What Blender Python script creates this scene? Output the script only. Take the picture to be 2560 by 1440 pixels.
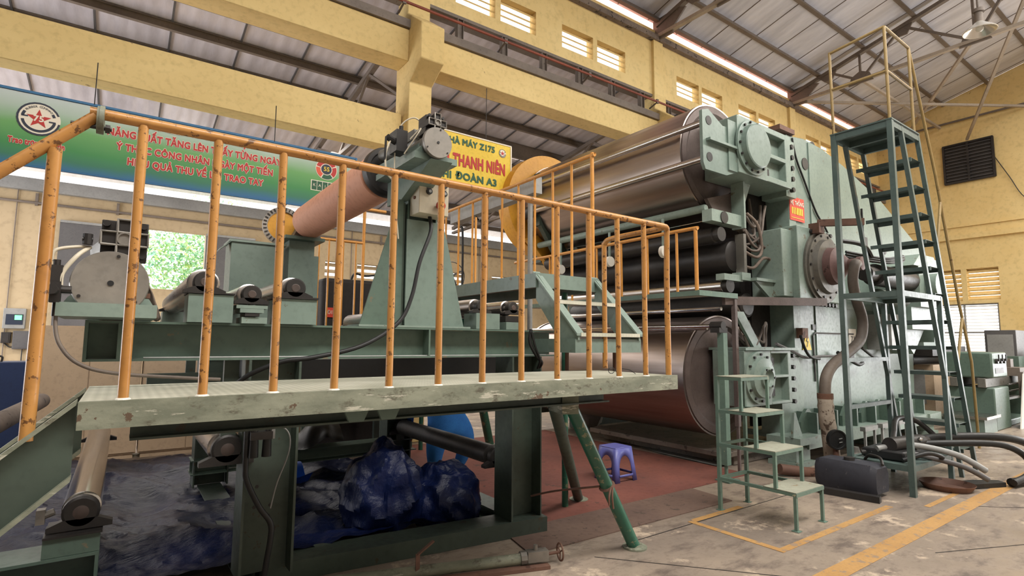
import bpy, math, random
from mathutils import Vector, Matrix, noise
PI = math.pi
rnd = random.Random(7)
S = bpy.context.scene
for o in list(bpy.data.objects): bpy.data.objects.remove(o)
C = S.collection

# ------------------------------------------------------------------ camera, light, exposure
# world: X along the hall, Y across it (towards the side aisle), Z up, metres
CAM = Vector((0, 0, 1.5))
RIGHT = Vector((0.8134306, -0.5816169, 0.0072431))
UP = Vector((-0.0634561, -0.0763559, 0.9950594))
BACK = Vector((-0.5781903, -0.8098713, -0.0990173))
F_PX = 1357.64
cd = bpy.data.cameras.new('camera'); cam = bpy.data.objects.new('camera', cd); C.objects.link(cam)
cd.sensor_width = 36; cd.lens = F_PX / 2560 * 36; cd.clip_start = 0.05; cd.clip_end = 200
cam.matrix_world = Matrix(((RIGHT.x, UP.x, BACK.x, CAM.x), (RIGHT.y, UP.y, BACK.y, CAM.y), (RIGHT.z, UP.z, BACK.z, CAM.z), (0, 0, 0, 1)))
S.camera = cam
S.view_settings.view_transform = 'Standard'; S.view_settings.look = 'None'
S.view_settings.gamma = 1; S.view_settings.use_curve_mapping = False
S.view_settings.exposure = 1.0
w = bpy.data.worlds.new('world'); S.world = w; w.use_nodes = True
nt = w.node_tree; nt.nodes.clear()
sky = nt.nodes.new('ShaderNodeTexSky'); sky.sky_type = 'NISHITA'; sky.sun_disc = False
sky.sun_elevation = math.radians(48); sky.sun_rotation = math.radians(200); sky.air_density = 1.2; sky.dust_density = 3.5
mixn = nt.nodes.new('ShaderNodeMix'); mixn.data_type = 'RGBA'; mixn.inputs[0].default_value = 0.8
mixn.inputs[7].default_value = (1.0, 0.97, 0.93, 1)
bgn = nt.nodes.new('ShaderNodeBackground'); bgn.inputs[1].default_value = 1.7
bgo = nt.nodes.new('ShaderNodeOutputWorld')
sc = nt.nodes.new('ShaderNodeVectorMath'); sc.operation = 'SCALE'; sc.inputs[3].default_value = 0.12
nt.links.new(sky.outputs[0], sc.inputs[0]); nt.links.new(sc.outputs[0], mixn.inputs[6])
nt.links.new(mixn.outputs[2], bgn.inputs[0]); nt.links.new(bgn.outputs[0], bgo.inputs[0])
def area(name, loc, rot, size, size_y, power, col):
    l = bpy.data.lights.new(name, 'AREA'); l.shape = 'RECTANGLE'; l.size = size; l.size_y = size_y
    l.energy = power; l.color = col
    o = bpy.data.objects.new(name, l); o.location = loc; o.rotation_euler = rot; C.objects.link(o); return o
# roof light over the near half of the hall, daylight through the large doorway in the end wall
area('rooflight', (8.5, -1.8, 9.2), (0, 0, 0), 22, 2.0, 1150, (1.0, 0.96, 0.88))
area('doorway_daylight', (20.9, -1.2, 2.4), (0, math.radians(90), 0), 4.2, 5.5, 320, (0.96, 0.98, 1.0))
area('aisle_rooflight', (4, 12.5, 5.75), (0, 0, 0), 16, 2.2, 420, (1.0, 0.95, 0.88))

area('aisle_fill_light', (-7.6, 12.6, 2.2), (0, math.radians(-90), 0), 4.0, 7.0, 470, (0.96, 0.97, 1.0))  # added fill lamp that brightens the aisle roof; no doorway stands here

def at(u, v, x=None, y=None, z=None):
    """the point on the plane x=, y= or z= that the photograph shows at pixel (u, v)"""
    d = RIGHT * (u - 1280) - UP * (v - 720) - BACK * F_PX
    if y is not None: t = y / d.y
    elif x is not None: t = x / d.x
    else: t = (z - CAM.z) / d.z
    return CAM + d * t

# ------------------------------------------------------------------ materials
def lin(c):
    def f(v):
        v /= 255.0
        return v / 12.92 if v <= 0.04045 else ((v + 0.055) / 1.055) ** 2.4
    return (f(c[0]), f(c[1]), f(c[2]), 1)
def base_mat(name):
    m = bpy.data.materials.new(name); m.use_nodes = True
    t = m.node_tree; b = t.nodes['Principled BSDF']
    return m, t, b
def N(t, kind, **kw):
    n = t.nodes.new(kind)
    for k, v in kw.items():
        if k.startswith('i_'):
            key = k[2:]
            key = int(key) if key.isdigit() else key.replace('_', ' ')
            n.inputs[key].default_value = v
        else: setattr(n, k, v)
    return n
def ramp(t, src, a, b):
    r = t.nodes.new('ShaderNodeMapRange'); r.inputs[1].default_value = a; r.inputs[2].default_value = b
    t.links.new(src, r.inputs[0]); return r.outputs[0]
def mixc(t, fac, a, b):
    m = t.nodes.new('ShaderNodeMix'); m.data_type = 'RGBA'
    for s, v in ((0, fac), (6, a), (7, b)):
        if hasattr(v, 'is_output') or hasattr(v, 'links'): t.links.new(v, m.inputs[s])
        else: m.inputs[s].default_value = v
    return m.outputs[2]
def noi(t, scale, detail=4, rough=0.55, stretch=None, world=True):
    g = t.nodes.new('ShaderNodeNewGeometry'); v = g.outputs['Position']
    if stretch:
        mp = t.nodes.new('ShaderNodeMapping'); mp.inputs['Scale'].default_value = stretch
        t.links.new(v, mp.inputs[0]); v = mp.outputs[0]
    n = t.nodes.new('ShaderNodeTexNoise'); n.inputs['Scale'].default_value = scale
    n.inputs['Detail'].default_value = detail; n.inputs['Roughness'].default_value = rough
    t.links.new(v, n.inputs['Vector']); return n.outputs[0]
def bump(t, b, src, strength, dist=0.01):
    n = t.nodes.new('ShaderNodeBump'); n.inputs['Strength'].default_value = strength; n.inputs['Distance'].default_value = dist
    t.links.new(src, n.inputs['Height']); t.links.new(n.outputs[0], b.inputs['Normal'])
def paint(name, col, col2=None, chip=None, chip_at=0.66, rough=0.45, metal=0.0, scale=1.6, cscale=9, bmp=0.12, spec=None, stretch=None):
    m, t, b = base_mat(name)
    col2 = col2 or tuple(int(c * 0.82) for c in col)
    c = mixc(t, ramp(t, noi(t, scale, 5, 0.6, stretch), 0.35, 0.68), lin(col), lin(col2))
    fine = noi(t, scale * 14, 3)
    if metal < 0.8: c = mixc(t, ramp(t, fine, 0.5, 1.6), c, lin(tuple(int(q * 0.6) for q in col2)))
    if chip:
        k = noi(t, cscale, 6, 0.68)
        c = mixc(t, ramp(t, k, chip_at, chip_at + 0.02), c, lin(chip))
    t.links.new(c, b.inputs['Base Color'])
    b.inputs['Metallic'].default_value = metal
    r = t.nodes.new('ShaderNodeMapRange'); r.inputs[3].default_value = max(0, rough - 0.1); r.inputs[4].default_value = min(1, rough + 0.15)
    t.links.new(fine if metal < 0.8 else noi(t, scale, 3, 0.5, stretch), r.inputs[0]); t.links.new(r.outputs[0], b.inputs['Roughness'])
    if bmp: bump(t, b, fine, bmp, 0.004)
    return m
def plain(name, col, rough=0.5, metal=0.0, emit=None, estr=0):
    m, t, b = base_mat(name); b.inputs['Base Color'].default_value = lin(col)
    b.inputs['Roughness'].default_value = rough; b.inputs['Metallic'].default_value = metal
    if emit: b.inputs['Emission Color'].default_value = lin(emit); b.inputs['Emission Strength'].default_value = estr
    return m
M = {}
M['mint'] = paint('mint_paint', (122, 139, 130), (106, 123, 115), (96, 92, 78), 0.66, 0.38, cscale=6)
M['mint_pale'] = paint('pale_mint_paint', (136, 152, 142), (118, 134, 126), (110, 104, 88), 0.65, 0.42, cscale=8)
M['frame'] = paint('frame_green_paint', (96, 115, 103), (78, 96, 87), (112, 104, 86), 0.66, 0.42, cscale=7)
M['frame_dark'] = paint('dark_shaded_green_paint', (72, 84, 74), (54, 64, 57), (64, 58, 46), 0.64, 0.5, cscale=7)  # frame green darkened; shade under the platform is put into the colour
M['leg_green'] = paint('leg_green_paint', (44, 98, 78), (34, 80, 64), (120, 120, 92), 0.60, 0.32, cscale=11)
M['tower'] = paint('tower_green_paint', (84, 100, 96), (66, 82, 80), (120, 120, 104), 0.70, 0.4, cscale=10)
M['tower_rail'] = paint('ochre_paint', (160, 136, 88), (136, 112, 66), (96, 70, 40), 0.64, 0.45, cscale=14)
M['stand'] = paint('stand_green_paint', (104, 128, 114), (86, 110, 100), (170, 166, 140), 0.66, 0.45, cscale=12)
M['tread'] = paint('dusty_tread', (160, 160, 144), (136, 136, 120), (128, 112, 88), 0.62, 0.7, cscale=8)
M['yellow'] = paint('orange_rail_paint', (194, 140, 76), (168, 114, 56), (108, 72, 40), 0.59, 0.34, cscale=30)
M['yellow_far'] = paint('clean_orange_paint', (214, 152, 78), (194, 132, 58), (120, 74, 30), 0.72, 0.35, cscale=18)
M['guard'] = paint('guard_yellow_paint', (216, 156, 52), (198, 138, 42), (110, 76, 36), 0.74, 0.4)
M['side_worn'] = paint('scratched_green_paint', (158, 158, 138), (122, 126, 110), (92, 80, 62), 0.60, 0.62, scale=5, cscale=9, stretch=(1, 1, 3))
def worn_side():
    m, t, b = base_mat('scratched_green_paint')
    c = mixc(t, ramp(t, noi(t, 5, 6, 0.65, (0.7, 1, 2)), 0.36, 0.62), lin((142, 144, 126)), lin((110, 114, 98)))
    c = mixc(t, ramp(t, noi(t, 9, 8, 0.72, (1, 1, 2)), 0.54, 0.64), c, lin((88, 84, 70)))
    c = mixc(t, ramp(t, noi(t, 6, 7, 0.7, (0.5, 1, 3.5)), 0.60, 0.63), c, lin((184, 180, 164)))
    c = mixc(t, ramp(t, noi(t, 7, 6, 0.68), 0.64, 0.65), c, lin((92, 74, 58)))
    t.links.new(c, b.inputs['Base Color']); b.inputs['Roughness'].default_value = 0.6
    bump(t, b, noi(t, 30, 5, 0.7), 0.3, 0.004); return m
M['side_worn'] = worn_side()
M['steel'] = paint('polished_steel', (196, 192, 188), (168, 160, 156), None, rough=0.24, metal=1.0, scale=3, bmp=0, stretch=(3, 0.3, 3))
M['chrome'] = paint('chrome', (214, 212, 210), (188, 184, 180), None, rough=0.14, metal=1.0, scale=3, bmp=0, stretch=(3, 0.3, 3))
M['drum'] = paint('drum_steel', (168, 156, 150), (142, 128, 122), None, rough=0.30, metal=0.95, scale=1.2, bmp=0, stretch=(5, 0.25, 5))
M['drum_end'] = paint('drum_end_steel', (112, 98, 94), (92, 80, 76), None, rough=0.5, metal=0.4, scale=4)
M['cast'] = paint('cast_grey', (122, 118, 110), (98, 96, 90), (70, 62, 52), 0.66, 0.5, metal=0.35)
M['disc'] = paint('disc_grey', (164, 158, 150), (104, 100, 95), (84, 78, 70), 0.67, 0.42, metal=0.5, cscale=7)
M['dark'] = paint('oily_dark_metal', (58, 54, 52), (40, 38, 38), None, rough=0.45, metal=0.3)
M['black'] = paint('black_rubber', (30, 30, 31), (20, 20, 21), None, rough=0.5)
M['rust'] = paint('rusty_brown', (118, 84, 68), (92, 66, 56), (70, 46, 36), 0.62, 0.7)
M['capbrown'] = paint('greasy_brown', (84, 68, 62), (64, 54, 50), None, rough=0.55)
M['hub_red'] = paint('primer_brown', (122, 92, 88), (98, 74, 72), (70, 52, 48), 0.64, 0.6)
M['pipe_brown'] = paint('hose_brown', (116, 104, 94), (92, 82, 76), (70, 60, 54), 0.66, 0.6)
M['lagging'] = paint('pipe_lagging', (186, 174, 158), (140, 124, 110), (96, 80, 68), 0.57, 0.85, cscale=10, bmp=0.6)
M['pink'] = paint('pink_rubber', (226, 164, 134), (218, 154, 124), None, rough=0.62, bmp=0.02)
M['wall'] = paint('yellow_plaster', (234, 208, 148), (224, 194, 130), (176, 146, 98), 0.70, 0.85, scale=0.7, cscale=1.6, bmp=0.15)
M['wall_shaded'] = paint('shaded_plaster', (184, 164, 132), (170, 150, 118), (170, 146, 112), 0.70, 0.85, scale=0.6, cscale=1.3, bmp=0.15)  # yellow plaster darkened; the aisle wall's shading is part of this colour
M['conc'] = paint('yellow_concrete', (228, 202, 142), (210, 182, 122), (160, 136, 98), 0.66, 0.85, scale=0.9, cscale=2.2, bmp=0.25, stretch=(0.35, 1, 1))
M['ledge'] = paint('weathered_concrete', (136, 120, 108), (104, 92, 84), (66, 58, 52), 0.58, 0.9, scale=2, bmp=0.6)
M['steelwork'] = paint('painted_steelwork', (124, 112, 102), (104, 94, 86), (78, 66, 56), 0.66, 0.6)
M['steelwork_pale'] = paint('pale_steelwork', (176, 162, 146), (154, 142, 128), (110, 96, 82), 0.68, 0.6)
M['redpipe'] = paint('red_oxide_pipe', (150, 78, 58), (122, 60, 46), None, rough=0.6)
M['cloth'] = paint('soiled_cloth', (132, 116, 104), (100, 88, 80), (70, 60, 54), 0.60, 0.95)
M['beige'] = paint('beige_metal', (196, 172, 146), (184, 160, 134), None, rough=0.5)
M['bluecab'] = paint('navy_metal', (34, 52, 92), (26, 42, 78), None, rough=0.45)
M['grey'] = paint('grey_enamel', (150, 150, 148), (130, 130, 128), None, rough=0.45)
M['greydark'] = paint('dark_grey_panel', (92, 90, 90), (78, 76, 78), None, rough=0.5)
M['white'] = plain('white_plastic', (226, 222, 212), 0.4)
M['whitehose'] = plain('white_tubing', (206, 196, 176), 0.45)
M['cover'] = paint('black_cover', (40, 34, 32), (30, 26, 25), None, rough=0.75)
M['stool'] = plain('lavender_plastic', (96, 100, 168), 0.38)
M['boxcream'] = paint('control_box_cream', (196, 186, 164), (180, 168, 144), (110, 90, 66), 0.72, 0.5)
M['red'] = plain('red_plastic', (178, 34, 30), 0.35)
M['signred'] = plain('sign_red', (206, 62, 40), 0.5)
M['signyel'] = paint('sign_yellow', (240, 208, 66), (234, 196, 52), None, rough=0.5, bmp=0)
M['inkgreen'] = plain('ink_green', (22, 84, 52), 0.5)
M['inkred'] = plain('ink_red', (188, 34, 26), 0.5)
M['inkdark'] = plain('ink_navy', (26, 36, 56), 0.5)
M['inkwhite'] = plain('ink_cream', (236, 226, 206), 0.5)
M['inkorange'] = plain('ink_orange', (222, 84, 50), 0.5)
M['bluetrim'] = plain('blue_trim', (38, 104, 150), 0.5)
M['tankblue'] = paint('dusty_tank', (48, 49, 58), (40, 40, 48), (88, 84, 84), 0.62, 0.6)
M['carpet'] = paint('red_brown_carpet', (124, 72, 60), (104, 62, 54), (84, 56, 48), 0.62, 0.95, scale=1.2, cscale=3, bmp=0.5)
M['dimwall'] = plain('grey_distemper', (168, 162, 152), 0.85)
M['ground'] = plain('bright_ground', (200, 196, 186), 0.9)
M['mat'] = paint('brown_matting', (112, 90, 78), (96, 76, 68), (78, 64, 56), 0.6, 0.95, scale=1.5, bmp=0.5)
M['plinth'] = paint('oily_plinth', (124, 114, 104), (92, 84, 78), (64, 58, 54), 0.6, 0.6, scale=2)
M['navycloth'] = paint('blue_workwear', (44, 116, 190), (36, 100, 172), None, rough=0.9, scale=6)
M['skin'] = plain('skin', (190, 136, 104), 0.55)
M['hair'] = plain('black_hair', (26, 22, 20), 0.6)
M['yellowline'] = paint('yellow_floor_paint', (176, 136, 82), (160, 120, 70), (140, 118, 96), 0.57, 0.6, scale=3, cscale=12, bmp=0.2)
M['whiteline'] = paint('white_floor_paint', (220, 210, 190), (206, 190, 160), (150, 134, 120), 0.56, 0.7, cscale=9)
M['greenled'] = plain('green_display', (20, 60, 30), 0.4, 0, (90, 255, 120), 2.5)
M['leaf'] = paint('leaves', (130, 200, 180), (206, 222, 130), None, rough=0.6, scale=2.5)  # bright haze outside is put into these light leaf colours
M['lampwhite'] = plain('lamp_enamel', (222, 218, 210), 0.25, 0.6)

def tarp_mat():
    m, t, b = base_mat('blue_tarpaulin')
    c = mixc(t, ramp(t, noi(t, 2.2, 5), 0.4, 0.65), lin((11, 22, 58)), lin((6, 13, 36)))
    t.links.new(c, b.inputs['Base Color']); b.inputs['Roughness'].default_value = 0.34
    b.inputs['Specular IOR Level'].default_value = 0.22
    n = noi(t, 9, 6, 0.6, (1, 2.5, 1)); bump(t, b, n, 0.55, 0.03)
    return m
M['tarp'] = tarp_mat()
M['tarp_bright'] = paint('bright_blue_tarp', (20, 84, 190), (16, 66, 160), None, rough=0.4)
def floor_mat():
    m, t, b = base_mat('concrete_floor')
    big = noi(t, 0.55, 5, 0.6); mid = noi(t, 3.2, 7, 0.68, (0.8, 1.6, 1)); fine = noi(t, 22, 5, 0.7)
    c = mixc(t, ramp(t, big, 0.35, 0.65), lin((158, 142, 126)), lin((124, 112, 102)))
    c = mixc(t, ramp(t, mid, 0.50, 0.66), c, lin((98, 86, 78)))
    c = mixc(t, ramp(t, noi(t, 2.1, 8, 0.7), 0.57, 0.63), c, lin((186, 168, 148)))
    c = mixc(t, ramp(t, fine, 0.55, 0.8), c, lin((98, 84, 76)))
    t.links.new(c, b.inputs['Base Color'])
    r = t.nodes.new('ShaderNodeMapRange'); r.inputs[1].default_value = 0.35; r.inputs[2].default_value = 0.7
    r.inputs[3].default_value = 0.32; r.inputs[4].default_value = 0.62
    t.links.new(mid, r.inputs[0]); t.links.new(r.outputs[0], b.inputs['Roughness'])
    bump(t, b, fine, 0.25, 0.006); return m
M['floor'] = floor_mat()
def roof_mat(name, a, bb, met, rgh):
    m, t, b = base_mat(name)
    c = mixc(t, ramp(t, noi(t, 1.1, 6, 0.65, (2.5, 0.5, 1)), 0.35, 0.7), lin(a), lin(bb))
    t.links.new(c, b.inputs['Base Color']); b.inputs['Metallic'].default_value = met
    b.inputs['Roughness'].default_value = rgh
    g = t.nodes.new('ShaderNodeNewGeometry'); s = t.nodes.new('ShaderNodeSeparateXYZ'); t.links.new(g.outputs['Position'], s.inputs[0])
    ml = N(t, 'ShaderNodeMath', operation='MULTIPLY', i_1=2 * PI / 0.2); t.links.new(s.outputs[0], ml.inputs[0])
    sn = N(t, 'ShaderNodeMath', operation='SINE'); t.links.new(ml.outputs[0], sn.inputs[0])
    ad = N(t, 'ShaderNodeMath', operation='MULTIPLY_ADD', i_1=0.5); t.links.new(sn.outputs[0], ad.inputs[0])
    t.links.new(noi(t, 3, 3, 0.5, (1.4, 0.5, 1)), ad.inputs[2])
    bump(t, b, ad.outputs[0], 0.16, 0.03); return m
M['roof'] = roof_mat('foil_roof_lining', (224, 226, 238), (192, 194, 206), 0.15, 0.42)
M['roof_aisle'] = roof_mat('aisle_roof_sheet', (226, 222, 230), (186, 182, 190), 0.25, 0.34)
def checker_mat():
    m, t, b = base_mat('checker_plate')
    g = t.nodes.new('ShaderNodeNewGeometry')
    mp = t.nodes.new('ShaderNodeMapping'); mp.inputs['Rotation'].default_value = (0, 0, PI / 4); mp.inputs['Scale'].default_value = (42, 42, 42)
    ck = t.nodes.new('ShaderNodeTexChecker'); ck.inputs['Scale'].default_value = 1.0
    t.links.new(g.outputs['Position'], mp.inputs[0]); t.links.new(mp.outputs[0], ck.inputs[0])
    c = mixc(t, ramp(t, noi(t, 3, 5), 0.35, 0.7), lin((210, 208, 192)), lin((176, 176, 158)))
    c = mixc(t, ck.outputs[1], mixc(t, 0.25, c, lin((100, 104, 90))), c)
    t.links.new(c, b.inputs['Base Color']); b.inputs['Roughness'].default_value = 0.5; b.inputs['Metallic'].default_value = 0.1
    bump(t, b, ck.outputs[1], 0.5, 0.004); return m
M['checker'] = checker_mat()
def banner_mat():
    m, t, b = base_mat('printed_banner_ground')
    g = t.nodes.new('ShaderNodeNewGeometry'); s = t.nodes.new('ShaderNodeSeparateXYZ'); t.links.new(g.outputs['Position'], s.inputs[0])
    k = N(t, 'ShaderNodeMath', operation='MULTIPLY_ADD', i_1=0.14, i_2=-0.07); t.links.new(noi(t, 1.3, 4), k.inputs[0])
    z = N(t, 'ShaderNodeMath', operation='ADD'); t.links.new(s.outputs[2], z.inputs[0]); t.links.new(k.outputs[0], z.inputs[1])
    cr = t.nodes.new('ShaderNodeValToRGB'); r = ramp(t, z.outputs[0], 3.35, 4.18)
    t.links.new(r, cr.inputs[0]); e = cr.color_ramp.elements
    e[0].position = 0.0; e[0].color = lin((44, 104, 150)); e[1].position = 1; e[1].color = lin((196, 206, 204))
    for p, c in ((0.13, (52, 120, 92)), (0.28, (60, 138, 74)), (0.55, (104, 164, 92)), (0.78, (172, 192, 176))):
        q = e.new(p); q.color = lin(c)
    t.links.new(cr.outputs[0], b.inputs['Base Color']); b.inputs['Roughness'].default_value = 0.5; return m
M['banner'] = banner_mat()
def glassy():
    m, t, b = base_mat('translucent_sheet'); b.inputs['Base Color'].default_value = lin((244, 240, 236))
    b.inputs['Roughness'].default_value = 0.5; b.inputs['Transmission Weight'].default_value = 0.0
    tr = t.nodes.new('ShaderNodeBsdfTranslucent'); tr.inputs[0].default_value = lin((250, 242, 238))
    mx = t.nodes.new('ShaderNodeMixShader'); mx.inputs[0].default_value = 0.85; tp = t.nodes.new('ShaderNodeBsdfTransparent'); m2 = t.nodes.new('ShaderNodeMixShader'); m2.inputs[0].default_value = 0.6
    out = t.nodes['Material Output']
    t.links.new(b.outputs[0], mx.inputs[1]); t.links.new(tr.outputs[0], mx.inputs[2]); t.links.new(mx.outputs[0], m2.inputs[1]); t.links.new(tp.outputs[0], m2.inputs[2]); t.links.new(m2.outputs[0], out.inputs[0])
    return m
M['translucent'] = glassy()
def pinkish():
    m, t, b = base_mat('eave_glow_sheet'); out = t.nodes['Material Output']
    tr = t.nodes.new('ShaderNodeBsdfTranslucent'); tr.inputs[0].default_value = lin((255, 196, 184))
    tp = t.nodes.new('ShaderNodeBsdfTransparent'); tp.inputs[0].default_value = lin((255, 238, 230))
    m2 = t.nodes.new('ShaderNodeMixShader'); m2.inputs[0].default_value = 0.6
    t.links.new(tr.outputs[0], m2.inputs[1]); t.links.new(tp.outputs[0], m2.inputs[2]); t.links.new(m2.outputs[0], out.inputs[0]); return m
M['eave_glow'] = pinkish()  # sheet added along the eave; its pink tint stands in for the glow

# ------------------------------------------------------------------ mesh helpers
def frame_of(d):
    d = Vector(d).normalized()
    a = Vector((0, 0, 1)) if abs(d.z) < 0.95 else Vector((1, 0, 0))
    u = a.cross(d).normalized(); v = d.cross(u).normalized()
    return d, u, v
KC = [0]
class MB:
    def __init__(s): s.v = []; s.f = []; s.soft = 32
    def add(s, vs, fs):
        n = len(s.v); s.v += [Vector(p) for p in vs]; s.f += [tuple(i + n for i in f) for f in fs]; return s
    def box(s, x0, x1, y0, y1, z0, z1, exact=False):
        KC[0] += 1; e = 0 if exact else (KC[0] % 11) * 0.00022; x0 += e; x1 -= e; y0 += e; y1 -= e; z0 += e; z1 -= e      # no two faces exactly coplanar
        return s.add([(x0, y0, z0), (x1, y0, z0), (x1, y1, z0), (x0, y1, z0), (x0, y0, z1), (x1, y0, z1), (x1, y1, z1), (x0, y1, z1)],
                     [(0, 3, 2, 1), (4, 5, 6, 7), (0, 1, 5, 4), (1, 2, 6, 5), (2, 3, 7, 6), (3, 0, 4, 7)])
    def bar(s, p0, p1, w, h, up=(0, 0, 1)):
        """rectangular bar from p0 to p1, w across, h along up"""
        p0 = Vector(p0); p1 = Vector(p1); d = (p1 - p0).normalized(); up = Vector(up)
        if abs(d.dot(up)) > 0.98: up = Vector((0, 1, 0))
        KC[0] += 1; e = (KC[0] % 11) * 0.0004; w -= e; h -= e
        sd = d.cross(up).normalized() * (w / 2); u = sd.cross(d).normalized() * (h / 2)
        vs = [p + a * sd + b * u for p in (p0, p1) for a, b in ((-1, -1), (1, -1), (1, 1), (-1, 1))]
        return s.add(vs, [(0, 1, 2, 3), (7, 6, 5, 4), (0, 4, 5, 1), (1, 5, 6, 2), (2, 6, 7, 3), (3, 7, 4, 0)])
    def cyl(s, p0, p1, r, n=20, r2=None, caps=True):
        p0 = Vector(p0); p1 = Vector(p1); r2 = r if r2 is None else r2
        d, u, v = frame_of(p1 - p0); vs = []
        for p, q in ((p0, r), (p1, r2)):
            for i in range(n):
                a = 2 * PI * i / n; vs.append(p + (u * math.cos(a) + v * math.sin(a)) * q)
        fs = [(i, (i + 1) % n, n + (i + 1) % n, n + i) for i in range(n)]
        if caps: fs += [tuple(range(n))[::-1], tuple(range(n, 2 * n))]
        return s.add(vs, fs)
    def lathe(s, p0, d, prof, n=32, closed=False):
        """profile [(along, radius)] revolved about p0 + t d"""
        p0 = Vector(p0); d, u, v = frame_of(d); vs = []; k = len(prof)
        for t_, r in prof:
            for i in range(n):
                a = 2 * PI * i / n; vs.append(p0 + d * t_ + (u * math.cos(a) + v * math.sin(a)) * max(r, 1e-5))
        fs = []
        for j in range(k if closed else k - 1):
            j2 = (j + 1) % k
            fs += [(j * n + i, j * n + (i + 1) % n, j2 * n + (i + 1) % n, j2 * n + i) for i in range(n)]
        if not closed: fs += [tuple(range(n))[::-1], tuple(range((k - 1) * n, k * n))]
        return s.add(vs, fs)
    def tube(s, pts, r, n=8, smooth=6, closed=False):
        s.soft = 50; P = [Vector(p) for p in pts]
        if smooth and len(P) > 2:
            Q = []
            for i in range(len(P) - 1):
                a = P[max(i - 1, 0)]; b = P[i]; c = P[i + 1]; d = P[min(i + 2, len(P) - 1)]
                for k in range(smooth):
                    t = k / smooth
                    Q.append(0.5 * ((2 * b) + (c - a) * t + (2 * a - 5 * b + 4 * c - d) * t * t + (3 * b - a - 3 * c + d) * t ** 3))
            Q.append(P[-1]); P = Q
        d, u, v = frame_of(P[1] - P[0]); vs = []
        for i, p in enumerate(P):
            if i: dn = (P[min(i + 1, len(P) - 1)] - P[i - 1]).normalized()
            else: dn = d
            u = (u - dn * u.dot(dn)).normalized(); v = dn.cross(u)
            rr = r[min(i, len(r) - 1)] if isinstance(r, list) else r
            for k in range(n):
                a = 2 * PI * k / n; vs.append(p + (u * math.cos(a) + v * math.sin(a)) * rr)
        m = len(P)
        fs = [(j * n + i, j * n + (i + 1) % n, (j + 1) * n + (i + 1) % n, (j + 1) * n + i) for j in range(m - 1) for i in range(n)]
        fs += [tuple(range(n))[::-1], tuple(range((m - 1) * n, m * n))]
        return s.add(vs, fs)
    def prism(s, poly, a0, a1, axis='y'):
        """polygon [(p, q)] extruded along axis between a0 and a1: y -> (x, z), x -> (y, z), z -> (x, y)"""
        def P(p, q, a): return {'y': (p, a, q), 'x': (a, p, q), 'z': (p, q, a)}[axis]
        n = len(poly); vs = [P(p, q, a0) for p, q in poly] + [P(p, q, a1) for p, q in poly]
        return s.add(vs, [tuple(range(n)), tuple(range(n, 2 * n))[::-1]] + [(i, n + i, n + (i + 1) % n, (i + 1) % n) for i in range(n)])
    def ibeam(s, p0, p1, h, w, tf=0.02, tw=0.015, up=(0, 0, 1)):
        p0 = Vector(p0); p1 = Vector(p1); U = Vector(up).normalized()
        o = U * (h / 2 - tf / 2)
        s.bar(p0 + o, p1 + o, w, tf, up); s.bar(p0 - o, p1 - o, w, tf, up); return s.bar(p0, p1, tw, h - 2 * tf, up)
    def ball(s, c, r, n=12, sc=(1, 1, 1)):
        c = Vector(c); vs = []; k = n // 2
        for j in range(k + 1):
            ph = PI * j / k
            for i in range(n):
                a = 2 * PI * i / n
                q = Vector((math.sin(ph) * math.cos(a) * sc[0], math.sin(ph) * math.sin(a) * sc[1], math.cos(ph) * sc[2])) * r
                vs.append(c + q)
        return s.add(vs, [(j * n + i, (j + 1) * n + i, (j + 1) * n + (i + 1) % n, j * n + (i + 1) % n) for j in range(k) for i in range(n)])
    def islands(s):
        par = list(range(len(s.v)))
        def fd(a):
            while par[a] != a: par[a] = par[par[a]]; a = par[a]
            return a
        for f in s.f:
            for q in f[1:]: par[fd(q)] = fd(f[0])
        g = {}
        for f in s.f: g.setdefault(fd(f[0]), []).append(f)
        out = []
        for fs in g.values():
            ids = sorted({i for f in fs for i in f}); mp = {j: k for k, j in enumerate(ids)}
            m = MB(); m.soft = s.soft; m.v = [s.v[i] for i in ids]; m.f = [tuple(mp[i] for i in f) for f in fs]; out.append(m)
        return out
    def each(s, name, mat, parent=None, label=None, bevel=0):
        return [m.build(name, mat, parent, label, bevel) for m in s.islands()]
    def build(s, name, mat, parent=None, label=None, bevel=0, smooth=True):
        me = bpy.data.meshes.new(name)
        if parent is not None: org = WORLD[parent.name]
        else:
            xs = [p.x for p in s.v]; ys = [p.y for p in s.v]; zs = [p.z for p in s.v]
            org = Vector(((min(xs) + max(xs)) / 2, (min(ys) + max(ys)) / 2, min(zs)))
        me.from_pydata([p - org for p in s.v], [], s.f); me.validate()
        import bmesh
        bm = bmesh.new(); bm.from_mesh(me); bmesh.ops.recalc_face_normals(bm, faces=bm.faces); bm.to_mesh(me); bm.free()
        if smooth:
            me.shade_smooth(); me.set_sharp_from_angle(angle=math.radians(s.soft))
        me.materials.append(M[mat] if isinstance(mat, str) else mat)
        o = bpy.data.objects.new(name, me); C.objects.link(o)
        if parent is not None: o.parent = parent
        else: o.location = org
        WORLD[o.name] = org
        if bevel:
            b = o.modifiers.new('bevel', 'BEVEL'); b.width = bevel; b.segments = 2; b.limit_method = 'ANGLE'
        if label: o['label'] = label
        return o
WORLD = {}
def tag(o, label, cat, group=None, kind=None):
    o['label'] = label; o['category'] = cat
    if group: o['group'] = group
    if kind: o['kind'] = kind
    return o
def thing(name, loc, label, cat, group=None):
    o = bpy.data.objects.new(name, None); o.empty_display_size = 0.2; o.location = loc; C.objects.link(o)
    WORLD[o.name] = Vector(loc); return tag(o, label, cat, group)
def struct(mb, name, mat, bevel=0):
    o = mb.build(name, mat, None, None, bevel); o['kind'] = 'structure'; return o
def children(o): return [c for c in bpy.data.objects if c.parent == o]
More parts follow.
